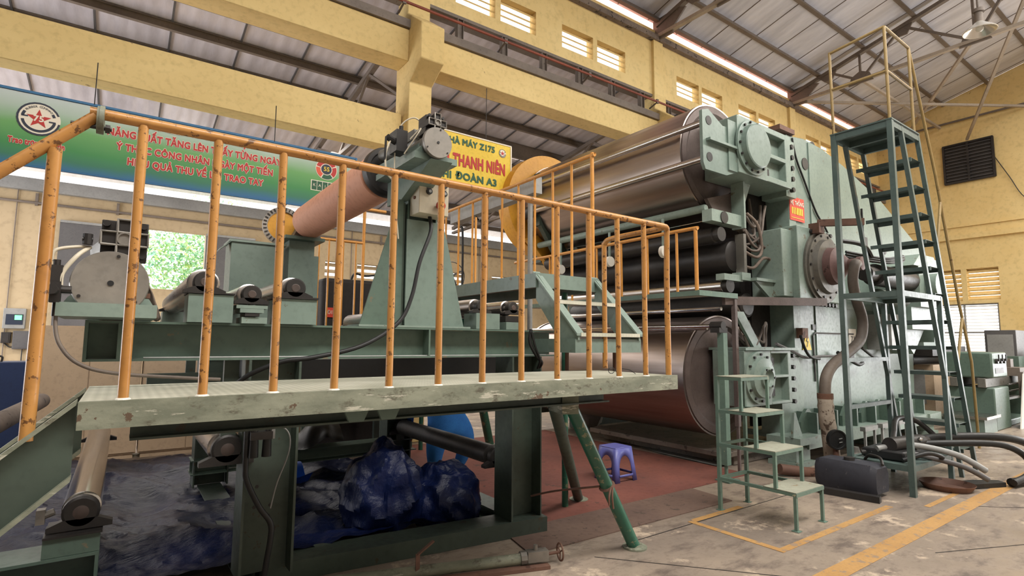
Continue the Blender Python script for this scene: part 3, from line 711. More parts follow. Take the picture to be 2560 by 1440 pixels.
MB().ibeam((0.6, YF, 0.3), (2.9, YF, 0.3), 0.14, 0.24, 0.014, 0.012).build('far_sill', 'frame', fr)
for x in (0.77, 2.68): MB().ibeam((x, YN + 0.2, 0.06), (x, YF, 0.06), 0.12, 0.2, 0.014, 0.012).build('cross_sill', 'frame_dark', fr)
MB().bar((0.2, 5.8, 1.12), (2.8, 5.8, 1.12), 0.08, 0.16).build('cross_tie', 'frame_dark', fr)
MB().box(0.9, 3.2, 4.2, 5.7, 1.16, 1.36).build('drip_tray', 'black', fr, 'black tray slung under the beams')
# posts holes and stains
mb = MB()
for x, z in ((0.72, 0.62), (0.71, 0.50), (0.80, 0.50), (0.79, 0.44)): mb.cyl((x, YN - 0.007, z), (x, YN + 0.006, z), 0.010, 10)
mb.build('drilled_hole', 'dark', fr)
# left brake chuck on its bracket
cb = MB().box(-0.25, 0.13, 3.12, 3.62, 1.60, 1.665).prism([(-0.24, 1.665), (0.12, 1.665), (0.10, 1.70), (0.055, 1.73), (0.03, 1.86), (-0.15, 1.86), (-0.175, 1.73), (-0.22, 1.70)], 3.3, 3.42, 'y')
def brake_unit(cx, y, cz, r, label, left):
    t = thing('brake_unit', (cx, y, cz), label, 'roll brake', 'pneumatic brake units of the winding frame')
    d = MB().lathe((cx, y, cz), (0, 1, 0), [(0, r * 0.97), (0.008, r), (0.028, r), (0.034, r * 0.97)], 48)
    dsk = d.build('cover_disc', 'disc', t, 'round grey cover disc')
    MB().cyl((cx, y - 0.004, cz), (cx, y + 0.003, cz), r * 0.085, 16).build('centre_hole', 'black', dsk)
    mb = MB()
    for a in (80, 210, 320): mb.cyl((cx + r * 0.86 * math.cos(math.radians(a)), y - 0.006, cz + r * 0.86 * math.sin(math.radians(a))), (cx + r * 0.86 * math.cos(math.radians(a)), y + 0.004, cz + r * 0.86 * math.sin(math.radians(a))), r * 0.05, 8)
    mb.build('screw', 'dark', dsk)
    MB().lathe((cx, y + 0.034, cz), (0, 1, 0), [(0, r * 0.8), (0.3, r * 0.75), (0.32, r * 0.5), (0.5, r * 0.45)], 32).build('drum_housing', 'cast', t)
    # cross-ribbed calliper casting above the disc
    s_ = r * 0.62; z = cz + r * 1.45; x = cx + (0.04 if left else 0.02) * (r / 0.15)
    cal = MB()
    for dx, dz in ((0, 1), (0, -1), (1, 0), (-1, 0), (0, 0)):
        cal.box(x + dx * s_ * 0.66 - s_ * 0.36, x + dx * s_ * 0.66 + s_ * 0.36, y + 0.045, y + 0.20, z + dz * s_ * 0.66 - s_ * 0.36, z + dz * s_ * 0.66 + s_ * 0.36)
    cal.box(x - s_, x + s_, y + 0.09, y + 0.21, z - s_, z + s_)
    cal = cal.build('calliper', 'dark', t, None, 0.004)
    rb = MB()
    for dx, dz in ((0, 1), (0, -1), (1, 0), (-1, 0)):
        ox, oz = x + dx * s_ * 0.66, z + dz * s_ * 0.66; q = s_ * 0.33
        pts = [(ox - q, y + 0.04, oz - q), (ox + q, y + 0.04, oz - q), (ox + q, y + 0.04, oz + q), (ox - q, y + 0.04, oz + q), (ox - q, y + 0.04, oz - q)]
        rb.tube(pts, 0.0055 * r / 0.12, 6, 0)
    rb.lathe((x, y + 0.045, z), (0, -1, 0), [(0, s_ * 0.34), (0.012, s_ * 0.34), (0.012, s_ * 0.27), (0.004, s_ * 0.25)], 20)
    rb.build('casting_rib', 'disc', cal)
    mb = MB()
    for dx, dz in ((1, 1), (-1, 1), (-1, -1), (1, -1)): mb.cyl((x + dx * s_ * 0.78, y + 0.06, z + dz * s_ * 0.78), (x + dx * s_ * 0.78, y + 0.12, z + dz * s_ * 0.78), s_ * 0.16, 10)
    mb.each('corner_bolt', 'dark', cal)
    MB().bar((x - s_ * 0.4, y + 0.28, z - s_ * 0.2), (x - s_ * 1.0, y + 0.42, z - s_ * 0.6), s_ * 1.1, s_ * 1.1).cyl((x, y + 0.2, z), (x, y + 0.36, z), s_ * 0.6, 16).build('calliper_arm', 'cast', t)
    return t
BL = brake_unit(-0.06, 3.15, 1.76, 0.152, 'large pneumatic brake unit with plain grey disc at the left end of the long beam', True)
cb.build('mounting_bracket', 'mint_pale', BL)
MB().box(0.055, 0.10, 3.2, 3.26, 1.70, 1.725).build('clamp_block', 'rust', BL)
MB().tube([(-0.15, 3.22, 1.93), (-0.2, 3.2, 1.925), (-0.27, 3.18, 1.90), (-0.28, 3.18, 1.85)], 0.0075, 8).tube([(-0.15, 3.22, 1.93), (-0.19, 3.16, 1.88), (-0.235, 3.15, 1.80), (-0.24, 3.15, 1.74)], 0.0095, 8).build('air_hose', 'whitehose', BL, 'white air hoses')
MB().cyl((-0.18, 3.2, 1.965), (-0.14, 3.2, 1.965), 0.012, 8).cyl((-0.16, 3.2, 1.94), (-0.16, 3.2, 1.99), 0.02, 10).build('hose_fitting', 'dark', BL)
fu = MB().box(-0.285, -0.235, 3.14, 3.2, 1.755, 1.83).cyl((-0.30, 3.17, 1.80), (-0.33, 3.17, 1.80), 0.024, 12).cyl((-0.26, 3.17, 1.83), (-0.26, 3.17, 1.855), 0.014, 10).box(-0.275, -0.235, 3.12, 3.18, 1.66, 1.755)
fu.cyl((-0.262, 3.12, 1.715), (-0.262, 3.06, 1.715), 0.022, 12).cyl((-0.24, 3.15, 1.72), (-0.20, 3.15, 1.72), 0.018, 10).cyl((-0.255, 3.15, 1.66), (-0.255, 3.15, 1.60), 0.008, 8)
fu.build('valve_block', 'dark', BL)
MB().tube([(-0.245, 3.15, 1.66), (-0.245, 3.14, 1.56), (-0.22, 3.12, 1.47), (-0.15, 3.1, 1.39), (-0.02, 3.1, 1.345), (0.25, 3.12, 1.315), (0.42, 3.14, 1.30)], 0.0085, 8).build('drooping_hose', 'pipe_brown', BL, 'brown hose drooping below the beam')
# cloth-wrapped shaft behind the left chuck
sh_ = thing('wrapped_shaft', (-0.05, 4.8, 1.7), 'horizontal shaft wrapped in soiled brown cloth behind the left brake unit', 'shaft')
MB().cyl((-0.06, 3.66, 1.76), (-0.06, 5.9, 1.76), 0.06, 20).build('shaft', 'cast', sh_)
mb = MB(); r3 = random.Random(5)
prof = []
for i in range(26):
    t_ = i / 25; prof.append((t_ * 1.9, 0.10 + 0.035 * math.sin(i * 1.9) * math.sin(t_ * PI) + 0.02 * r3.random()))
mb.lathe((-0.06, 3.75, 1.76), (0, 1, 0), prof, 18)
for i, v in enumerate(mb.v):
    k = noise.noise(v * 9); mb.v[i] = v + Vector((k * 0.03, 0, k * 0.03))
mb.build('cloth_wrap', 'cloth', sh_, 'creased brown cloth wrap')
mb = MB(); n, m_ = 16, 20; vs = []
for j in range(m_ + 1):
    for i in range(n + 1):
        s_ = i / n; t_ = j / m_
        x = 0.045 + 0.10 * t_ ** 0.8 + 0.02 * math.sin(s_ * 14 + t_ * 3) * t_; y = 3.55 + 0.22 * s_ + 0.02 * math.sin(t_ * 6)
        z = 1.86 - 0.25 * t_ ** 1.3 + 0.008 * math.sin(s_ * 20); vs.append((x, y, z))
mb.add(vs, [(j * (n + 1) + i, j * (n + 1) + i + 1, (j + 1) * (n + 1) + i + 1, (j + 1) * (n + 1) + i) for j in range(m_) for i in range(n)])
o = mb.build('hanging_cloth', 'cloth', sh_); sm = o.modifiers.new('thick', 'SOLIDIFY'); sm.thickness = 0.006
mb = MB().lathe((-0.05, 5.9, 1.84), (0, 1, 0), [(0, 0.20), (0.06, 0.20), (0.07, 0.12), (0.2, 0.12)], 24)
mb.build('far_bearing', 'dark', sh_)
MB().box(-0.25, 0.2, 5.85, 6.2, 1.60, 1.70).build('far_bracket', 'frame', sh_)
# idler rollers across the frame
def roller(x, z, y0, y1, r, label, mat='steel', hous=0.062, by=None, group='idler rollers across the winding frame', n=28):
    t = thing('idler_roller', (x, (y0 + y1) / 2, z), label, 'roller', group)
    MB().lathe((x, y0 + 0.10, z), (0, 1, 0), [(0, 0.02), (0, r * 0.86), (0.006, r), (y1 - y0 - 0.206, r), (y1 - y0 - 0.2, r * 0.86), (y1 - y0 - 0.2, 0.02)], n).build('roll_shell', mat, t)
    MB().cyl((x, y0 + 0.02, z), (x, y1 - 0.02, z), 0.02, 12).build('axle', 'cast', t)
    for yy, sg in ((y0, 1), (y1, -1)):
        b = MB().lathe((x, yy, z), (0, sg, 0), [(0, hous * 0.86), (0.008, hous), (0.055, hous), (0.06, hous * 0.9)], 24)
        b.prism([(x - hous * 1.7, z - hous * 1.05), (x + hous * 1.7, z - hous * 1.05), (x + hous * 1.7, z - hous * 0.75), (x + hous * 0.9, z - hous * 0.4), (x - hous * 0.9, z - hous * 0.4), (x - hous * 1.7, z - hous * 0.75)], min(yy, yy + sg * 0.06), max(yy, yy + sg * 0.06), 'y')
        h = b.build('bearing_housing', 'dark', t)
        MB().lathe((x, yy - sg * 0.004, z), (0, sg, 0), [(0, hous * 0.35), (0.01, hous * 0.55), (0.012, hous * 0.62)], 20).build('bearing_cap', 'capbrown', h)
    return t
roller(0.365, 1.825, 3.50, 6.05, 0.085, 'polished idler roller on the leftmost green block of the long beam')
roller(0.61, 1.77, 3.50, 6.05, 0.070, 'lower polished idler roller on the sliding load-cell bracket', hous=0.055)
roller(0.855, 1.822, 3.50, 6.05, 0.075, 'polished idler roller left of the tall stand, on the wide green block')
mb = MB()
for x0, x1, z1 in ((0.285, 0.515, 1.758), (0.745, 0.99, 1.755)):
    mb.box(x0, x1, 3.5, 3.74, 1.597, z1); 
    mb2 = MB().box(x0 - 0.005, x1 + 0.005, 3.49, 3.75, z1, z1 + 0.012).build('slide_plate', 'dark', fr)
    mb.box(x0, x1, 5.9, 6.2, 1.597, z1)
mb.each('bearing_block', 'mint', fr, 'pale mint bearing block')
MB().box(0.53, 0.70, 3.5, 3.72, 1.685, 1.705).box(0.55, 0.68, 3.5, 3.7, 1.66, 1.685).box(0.56, 0.70, 3.5, 3.7, 1.597, 1.635).build('load_cell_bracket', 'mint_pale', fr)
MB().box(0.575, 0.655, 3.49, 3.66, 1.638, 1.658).build('load_cell', 'dark', fr)
roller(2.26, 1.775, 3.56, 6.05, 0.062, 'polished idler roller right of the tall stand on a small green block', hous=0.05)
roller(2.56, 1.775, 3.56, 6.05, 0.062, 'polished idler roller nearest the small steps, right of its twin', hous=0.05)
MB().box(2.2, 2.42, 3.55, 3.74, 1.597, 1.722).box(2.48, 2.66, 3.55, 3.74, 1.597, 1.66).each('bearing_block', 'mint', fr)
MB().box(2.48, 2.66, 3.56, 3.73, 1.66, 1.71).build('bearing_slide', 'dark', fr)
roller(2.05, 1.70, 3.75, 6.05, 0.085, 'short-looking bright roller glimpsed between the tall stand and the right-hand rollers', hous=0.05)
# tall stand
ts = thing('roll_stand', (1.75, 3.65, 1.6), 'tall green roll stand with triangular gussets carrying the upper brake unit', 'stand')
MB().ibeam((1.75, 3.69, 1.60), (1.75, 3.69, 2.72), 0.24, 0.20, 0.014, 0.012, (1, 0, 0)).build('column', 'frame', ts)
MB().box(1.62, 1.88, 3.575, 3.59, 1.60, 2.38).build('front_plate', 'mint', ts)
MB().prism([(1.30, 1.60), (1.60, 1.60), (1.60, 2.52), (1.565, 2.52)], 3.60, 3.615, 'y').build('left_gusset', 'frame', ts)
MB().prism([(1.90, 1.60), (2.12, 1.60), (1.95, 2.30), (1.90, 2.42)], 3.60, 3.615, 'y').build('right_gusset', 'mint', ts)
MB().prism([(3.6, 1.60), (3.98, 1.60), (3.72, 2.5), (3.6, 2.5)], 1.60, 1.615, 'x').build('rear_gusset', 'frame_dark', ts)
MB().box(1.28, 2.15, 3.55, 3.78, 1.598, 1.612).build('foot_plate', 'mint_pale', ts)
MB().box(1.48, 1.80, 3.18, 3.85, 2.70, 2.745).prism([(3.14, 2.70), (3.86, 2.70), (3.86, 2.52), (3.6, 2.52)], 1.58, 1.74, 'x').build('top_bracket', 'mint', ts)
BR = brake_unit(1.62, 3.12, 2.81, 0.105, 'smaller pneumatic brake unit with blotchy grey disc on top of the tall stand', False)
MB().bar((1.62, 3.2, 2.78), (1.58, 3.85, 2.78), 0.16, 0.09).prism([(1.50, 2.745), (1.74, 2.745), (1.70, 2.80), (1.54, 2.80)], 3.2, 3.85, 'y').build('bearing_bed', 'mint', BR)
MB().tube([(1.63, 3.35, 3.0), (1.55, 3.35, 3.04), (1.47, 3.38, 2.98), (1.44, 3.4, 2.85), (1.44, 3.4, 2.55), (1.5, 3.45, 2.2)], 0.005, 6).tube([(1.5, 3.3, 2.86), (1.55, 3.25, 2.93), (1.52, 3.22, 2.88), (1.46, 3.3, 2.75)], 0.005, 6).tube([(1.38, 3.35, 2.84), (1.35, 3.35, 2.74), (1.36, 3.35, 2.62), (1.42, 3.38, 2.58)], 0.006, 6).build('air_hose', 'whitehose', BR, 'thin white air tubes')
MB().cyl((1.36, 3.35, 2.86), (1.45, 3.38, 2.84), 0.022, 10).box(1.42, 1.50, 3.34, 3.46, 2.78, 2.93).cyl((1.46, 3.36, 2.93), (1.46, 3.36, 2.96), 0.015, 8).cyl((1.345, 3.35, 2.70), (1.35, 3.35, 2.86), 0.008, 8).build('valve_block', 'dark', BR)
MB().cyl((1.63, 3.40, 2.90), (1.56, 3.9, 2.92), 0.055, 16).build('calliper_cylinder', 'cast', BR)
# control box with push buttons
bx = thing('control_box', (1.74, 3.5, 2.4), 'cream push-button control box with red emergency knob on the tall stand', 'control box')
MB().box(1.635, 1.87, 3.42, 3.57, 2.40, 2.66).build('box_body', 'boxcream', bx, None, 0.004)
for i, (x, z) in enumerate(((1.71, 2.62), (1.71, 2.56), (1.83, 2.62), (1.83, 2.56))):
    k = MB().cyl((x, 3.42, z), (x, 3.405, z), 0.022, 16).build('push_button', 'black', bx)
    MB().cyl((x, 3.405, z), (x, 3.398, z), 0.011, 14).build('button_cap', 'grey', k)
    MB().box(x - 0.02, x + 0.02, 3.417, 3.42, z + 0.02, z + 0.028).build('button_plate', 'inkdark', k)
MB().lathe((1.79, 3.42, 2.465), (0, -1, 0), [(0, 0.014), (0.02, 0.014), (0.024, 0.034), (0.04, 0.034), (0.046, 0.026)], 20).build('emergency_knob', 'red', bx, 'red mushroom emergency knob')
MB().cyl((1.635, 3.49, 2.52), (1.625, 3.49, 2.52), 0.012, 10).build('side_lock', 'rust', bx)
cb_ = MB().tube([(1.76, 3.5, 2.40), (1.75, 3.46, 2.28), (1.66, 3.44, 2.05), (1.60, 3.43, 1.80), (1.50, 3.42, 1.62), (1.25, 3.40, 1.47), (0.95, 3.38, 1.40), (0.78, 3.42, 1.375), (0.62, 3.5, 1.30), (0.52, 3.6, 1.2)], 0.014, 10)
tag(cb_.build('power_cable', 'black'), 'thick black cable swinging from the cream control box down past the long beam', 'cable')
tag(MB().tube([(2.63, 3.42, 1.60), (2.62, 3.42, 1.5), (2.68, 3.42, 1.40), (2.76, 3.45, 1.34), (2.78, 3.5, 1.30)], 0.014, 10).tube([(2.62, 3.4, 1.58), (2.66, 3.4, 1.46), (2.72, 3.42, 1.36), (2.76, 3.5, 1.29)], 0.009, 8).build('power_cable', 'black'), 'short bundle of black cables hanging beside the small steps', 'cable')
# pink rubber roll
pr = thing('rubber_roll', (1.62, 5.1, 2.82), 'big salmon-pink rubber covered roll held high between the stands', 'roll')
MB().lathe((1.62, 4.06, 2.82), (0, 1, 0), [(0, 0.05), (0, 0.178), (0.01, 0.185), (2.10, 0.185), (2.11, 0.178), (2.11, 0.05)], 56).build('rubber_cover', 'pink', pr)
MB().cyl((1.62, 3.62, 2.82), (1.62, 6.5, 2.82), 0.045, 18).build('axle', 'cast', pr)
fw = MB().lathe((1.62, 3.93, 2.82), (0, 1, 0), [(0, 0.19), (0.03, 0.20), (0.06, 0.20), (0.06, 0.165), (0.045, 0.15), (0.045, 0.07), (0.09, 0.06), (0.09, 0.03), (0, 0.03), (0, 0.06), (0.02, 0.07), (0.02, 0.15), (0, 0.16)], 44, True).build('brake_wheel', 'dark', pr, 'dark brake wheel')
mb = MB()
for i in range(5):
    a = 2 * PI * i / 5 + 0.3; mb.bar((1.62 + 0.05 * math.cos(a), 3.955, 2.82 + 0.05 * math.sin(a)), (1.62 + 0.16 * math.cos(a), 3.955, 2.82 + 0.16 * math.sin(a)), 0.03, 0.03, (0, 1, 0))
mb.build('spoke', 'black', fw)
# far pedestal
fp = thing('far_pedestal', (1.55, 6.3, 1.6), 'pale green box pedestal carrying the far end of the pink roll', 'pedestal')
MB().box(1.43, 1.70, 6.22, 6.5, 1.60, 2.60).box(1.70, 1.76, 6.25, 6.45, 1.60, 2.45).build('body', 'mint', fp)
MB().box(1.36, 1.78, 6.1, 6.55, 2.60, 2.635).build('top_plate', 'frame', fp)
MB().prism([(1.46, 2.635), (1.78, 2.635), (1.72, 2.75), (1.68, 2.90), (1.56, 2.90), (1.52, 2.75)], 6.22, 6.42, 'y').build('bearing_block', 'cast', fp)
gr = MB().lathe((1.42, 6.5, 2.80), (0, 1, 0), [(0, 0.22), (0.04, 0.22), (0.04, 0.17), (0, 0.17)], 40, True)
gr = gr.build('brake_ring', 'disc', fp, 'toothed brake ring')
mb = MB()
for i in range(30):
    a = 2 * PI * i / 30; mb.bar((1.42 + 0.18 * math.cos(a), 6.495, 2.80 + 0.18 * math.sin(a)), (1.42 + 0.215 * math.cos(a), 6.495, 2.80 + 0.215 * math.sin(a)), 0.014, 0.012, (0, 1, 0))
mb.build('tooth', 'dark', gr)
MB().lathe((1.42, 6.52, 2.80), (0, 1, 0), [(0, 0.03), (0, 0.165), (0.03, 0.165), (0.03, 0.03)], 32).build('brake_hub', 'guard', gr, 'orange hub')
fc = thing('mint_cupboard', (1.1, 6.1, 1.6), 'pale mint sheet-metal cupboard on the frame left of the far pedestal', 'cupboard')
MB().box(0.86, 1.38, 6.22, 6.6, 1.60, 2.52).build('cupboard_body', 'mint', fc, None, 0.004)
MB().prism([(0.86, 2.52), (0.88, 2.54), (0.76, 2.44), (0.75, 2.42)], 6.2, 6.4, 'y').box(0.84, 1.4, 6.2, 6.62, 2.52, 2.545).build('lid', 'mint_pale', fc)
# air service unit on the near post
au = thing('air_service_unit', (0.66, 3.42, 0.9), 'black air filter and regulator pair fixed on the left green post', 'air regulator')
mb = MB()
for x in (0.655, 0.725): mb.cyl((x, 3.46, 0.83), (x, 3.46, 0.93), 0.027, 16, 0.024)
mb.build('bowl', 'black', au)
MB().box(0.63, 0.75, 3.43, 3.50, 0.93, 0.975).cyl((0.655, 3.46, 0.975), (0.655, 3.46, 1.03), 0.02, 12).cyl((0.725, 3.46, 0.975), (0.725, 3.46, 1.0), 0.014, 12).build('regulator_head', 'dark', au)
MB().box(0.742, 0.762, 3.43, 3.49, 0.93, 1.0).build('gauge_block', 'grey', au)
MB().tube([(0.76, 3.46, 0.985), (0.82, 3.46, 0.98), (0.855, 3.47, 0.92), (0.85, 3.48, 0.82), (0.80, 3.5, 0.66), (0.77, 3.5, 0.52)], 0.004, 6).build('thin_tube', 'grey', au)
MB().tube([(0.62, 3.48, 1.15), (0.62, 3.48, 0.80), (0.63, 3.47, 0.70), (0.70, 3.46, 0.55), (0.765, 3.46, 0.45), (0.77, 3.46, 0.36), (0.755, 3.47, 0.22), (0.735, 3.48, 0.02)], 0.016, 10).build('conduit', 'black', au, 'bent black conduit')
# lower rollers
roller(-0.13, 0.50, 4.10, 7.5, 0.095, 'low polished roller with bright streak at bottom left on a green pedestal', 'chrome', 0.09, group='lower rollers')
rs = thing('roller_pedestal', (-0.16, 4.3, 0), 'small green pedestal under the low roller at bottom left', 'pedestal')
MB().box(-0.29, -0.03, 4.06, 4.36, 0.28, 0.385).build('block', 'frame', rs)
MB().box(-0.29, -0.02, 4.04, 4.38, 0.385, 0.40).build('cap_plate', 'dark', rs)
MB().ibeam((-1.6, 4.2, 0.15), (-0.03, 4.2, 0.15), 0.26, 0.3, 0.02, 0.02).build('base_beam', 'frame', rs)
MB().box(-0.05, -0.03, 4.05, 4.35, 0.0, 0.28).build('end_plate', 'frame', rs)
MB().cyl((-0.31, 4.12, 0.5), (-0.25, 4.12, 0.52), 0.02, 10).box(-0.33, -0.29, 4.1, 4.16, 0.46, 0.54).build('grease_fitting', 'disc', rs)
roller(0.545, 0.86, 3.62, 6.0, 0.095, 'hanging steel roller beside the left green post under the platform', 'steel', 0.085, group='lower rollers')
roller(2.69, 0.52, 3.95, 6.0, 0.085, 'dark lower roller slanting behind the right green post', 'dark', 0.08, group='lower rollers')
MB().bar((0.545, 3.66, 0.9), (0.545, 3.66, 1.385), 0.08, 0.05).bar((2.69, 3.9, 0.12), (2.69, 3.9, 0.5), 0.1, 0.06).bar((2.69, 6.0, 0.36), (2.69, 6.0, 0.5), 0.1, 0.06).bar((0.545, 6.0, 0.9), (0.545, 6.0, 1.385), 0.08, 0.05).each('roller_hanger', 'frame_dark', fr)
# pipe with handwheel valve lying in front
vp = thing('floor_pipe', (1.8, 3.2, 0), 'dusty air pipe with a small handwheel valve lying along the foot of the frame', 'pipe')
MB().cyl((1.0, 3.46, 0.05), (2.36, 3.02, 0.055), 0.036, 14).build('pipe_run', 'side_worn', vp)
MB().bar((1.0, 3.40, 0.012), (2.42, 2.94, 0.012), 0.06, 0.024).build('ground_angle', 'rust', vp)
MB().bar((2.3, 3.03, 0.07), (2.44, 2.985, 0.07), 0.07, 0.07).cyl((2.26, 3.05, 0.06), (2.3, 3.035, 0.06), 0.045, 10).cyl((2.36, 3.01, 0.10), (2.36, 3.01, 0.14), 0.014, 8).build('valve_body', 'disc', vp)
mb = MB().cyl((2.44, 2.985, 0.07), (2.53, 2.955, 0.075), 0.011, 8)
dv_ = Vector((0.95, -0.3, 0)).normalized(); cc = Vector((2.53, 2.955, 0.075)); u_ = Vector((0.3, 0.95, 0)).normalized()
mb.tube([cc + u_ * 0.055 * math.cos(a) + Vector((0, 0, 0.055 * math.sin(a))) for a in [2 * PI * i / 18 for i in range(19)]], 0.007, 6, 0)
for a in (0.5, 2.6, 4.7): mb.cyl(cc, cc + u_ * 0.055 * math.cos(a) + Vector((0, 0, 0.055 * math.sin(a))), 0.005, 6)
mb.build('handwheel', 'rust', vp)
tag(MB().bar((1.60, 3.24, 0.0), (1.60, 3.24, 0.17), 0.03, 0.012).bar((1.60, 3.24, 0.165), (1.70, 3.22, 0.235), 0.03, 0.012).build('bent_strap', 'rust'), 'bent rusty steel strap standing in front of the floor pipe', 'bracket')

# ================================================================== CROSS WALKWAY WITH STEPS
cw = thing('cross_walkway', (3.2, 5.2, 0), 'green cross walkway with tall orange railing running away from the small steps', 'walkway')
MB().box(2.82, 3.52, 3.60, 7.2, 2.062, 2.08).build('deck_plate', 'checker', cw)
MB().box(2.80, 2.83, 3.60, 7.2, 1.96, 2.085).box(3.51, 3.54, 3.60, 7.2, 1.96, 2.085).box(2.80, 3.54, 3.58, 3.61, 1.96, 2.085).build('side_beam', 'mint', cw)
for x, y in ((3.4, 3.9), (3.46, 7.0)): MB().cyl((x, y, 0.0), (x, y, 1.97), 0.03, 12).build('support_post', 'leg_green', cw)
leg((3.5, 6.0, 1.97), (4.45, 6.75, 0.0), cw, 'leg_green', 0.06)
ry = [3.64, 3.93, 4.22, 4.52, 4.82, 5.14, 5.46, 5.8, 6.15, 6.5]
RH = at(1480, 388, x=3.52).z
for y in ry[1:]: MB().cyl((3.52, y, 2.08), (3.52, y, RH), 0.014, 10).build('baluster', 'yellow_far', cw)
MB().tube([(3.52, 3.64, 2.08), (3.52, 3.64, RH - 0.08), (3.52, 3.65, RH - 0.015), (3.52, 3.72, RH), (3.52, 5.0, RH), (3.52, 6.9, RH)], 0.019, 12, 5).build('handrail', 'yellow_far', cw)
for y in (4.6, 5.4, 6.2, 7.0): MB().cyl((2.83, y, 2.08), (2.83, y, 2.75), 0.012, 8).build('baluster', 'yellow_far', cw)
sp = thing('small_steps', (3.17, 3.4, 1.4), 'short pale green two-tread steps up to the cross walkway', 'steps')
for x in (2.82, 3.50):
    MB().prism([(3.60, 2.09), (3.60, 1.86), (3.30, 1.52), (3.08, 1.52), (3.08, 1.56)], x, x + 0.02, 'x').prism([(3.62, 2.085), (3.62, 2.10), (3.07, 1.57), (3.07, 1.552)], x - 0.02, x + 0.055, 'x').build('stringer', 'mint_pale', sp)
for y, z in ((3.42, 1.84), (3.17, 1.575)): MB().box(2.84, 3.50, y - 0.10, y + 0.10, z - 0.015, z).box(2.84, 3.50, y - 0.105, y - 0.095, z - 0.03, z + 0.002).build('tread', 'checker', sp)
MB().box(2.80, 3.54, 3.09, 3.11, 1.42, 1.53).box(2.80, 2.83, 3.1, 3.6, 1.42, 1.53).box(3.51, 3.54, 3.1, 3.6, 1.42, 1.53).build('base_frame', 'mint', sp)
for x in (2.9, 3.44): MB().cyl((x, 3.3, 1.16), (x, 3.3, 1.43), 0.016, 8).build('foot_post', 'rust', sp)
gl = thing('safety_glasses', (2.87, 2.72, 1.28), 'black-framed glasses left on the platform deck near its right end', 'glasses')
mb = MB()
for dx in (-0.036, 0.036):
    mb.tube([(2.87 + dx + 0.03 * math.cos(a), 2.75, 1.305 + 0.021 * math.sin(a)) for a in [2 * PI * i / 14 for i in range(15)]], 0.0025, 6, 0)
mb.tube([(2.803, 2.75, 1.315), (2.80, 2.68, 1.31), (2.802, 2.62, 1.285)], 0.0022, 6).tube([(2.937, 2.75, 1.315), (2.94, 2.68, 1.31), (2.938, 2.62, 1.285)], 0.0022, 6).bar((2.864, 2.75, 1.308), (2.876, 2.75, 1.308), 0.004, 0.004)
mb.build('spectacle_frame', 'black', gl)
# grey cable tray beside the rail
ct = thing('cable_tray', (3.9, 5.5, 3.2), 'pale grey trunking running beside the tall orange railing', 'cable tray')
a_ = at(1345, 462, x=3.75); b_ = at(1135, 545, x=3.75)
MB().bar((3.75, a_.y, a_.z), (3.75, b_.y, b_.z), 0.12, 0.20).build('trunking', 'grey', ct)
mb = MB()
for y in (b_.y - 0.1, b_.y - 0.6): mb.tube([(3.75, y, b_.z - 0.1), (3.76, y - 0.06, b_.z - 0.16), (3.75, y - 0.14, b_.z - 0.2), (3.75, y - 0.16, b_.z - 0.5), (3.75, y - 0.16, 2.1)], 0.016, 8)
mb.build('cable_drop', 'black', ct)
MB().cyl((3.75, 4.9, 0), (3.75, 4.9, b_.z), 0.03, 10).build('tray_post', 'grey', ct)

# ================================================================== CALENDER MACHINE
ca = thing('drum_press_machine', (7.6, 5.5, 0), 'huge mint-green rubber press with polished drums and bolted side frame at right of centre', 'machine')
Y0 = 3.8
plate = [(7.45, 0.33), (7.45, 4.44), (7.95, 4.50), (8.5, 4.47), (9.2, 4.34), (10.54, 4.00), (12.07, 3.40), (12.94, 3.02), (12.75, 2.06), (11.6, 1.50), (11.5, 0.33)]
sf = MB().prism(plate, Y0, Y0 + 0.30, 'y').build('side_frame', 'mint', ca, None, 0.01)
MB().box(7.42, 7.60, Y0 - 0.012, Y0 + 0.4, 3.05, 4.44).box(7.42, 7.60, Y0 - 0.012, Y0 + 0.4, 0.34, 2.1).each('edge_plate', 'mint_pale', sf)
MB().prism([(8.02, 0.6), (8.05, 4.46), (8.09, 4.46), (8.06, 0.6)], Y0 - 0.015, Y0, 'y').build('weld_rib', 'mint', sf)
b = MB()
for i in range(5): b.cyl((7.28, Y0 - 0.12, 4.18 - 0.15 * i), (7.28, Y0 - 0.17, 4.18 - 0.15 * i), 0.035, 6)
for i in range(5): b.cyl((7.08, Y0 - 0.12, 1.35 - 0.145 * i), (7.08, Y0 - 0.17, 1.35 - 0.145 * i), 0.03, 6)
for i in range(6): b.cyl((7.55 + 0.11 * i, Y0 - 0.2, 3.03), (7.55 + 0.11 * i, Y0 - 0.25, 3.03), 0.03, 6)
for i in range(7): b.cyl((7.55 + 0.10 * i, Y0 - 0.2, 2.04), (7.55 + 0.10 * i, Y0 - 0.25, 2.04), 0.03, 6)
b.each('bolt', 'dark', ca)
for x, z, r in ((7.95, 4.12, 0.09), (9.6, 3.5, 0.05), (10.6, 3.1, 0.05)):
    MB().cyl((x, Y0 - 0.01, z), (x, Y0 + 0.01, z), r, 18).build('port_hole', 'dark', sf)
MB().box(9.75, 9.92, Y0 - 0.01, Y0, 3.08, 3.26).box(7.93, 8.02, Y0 - 0.012, Y0, 1.7, 1.78).build('small_hatch', 'dark', sf)
for x, z in ((7.8, 4.5), (8.5, 4.46)): MB().lathe((x, Y0 + 0.13, z + 0.07), (0, 1, 0), [(0, 0.09), (0.04, 0.09), (0.04, 0.055), (0, 0.055)], 18, True).build('lifting_eye', 'dark', ca)
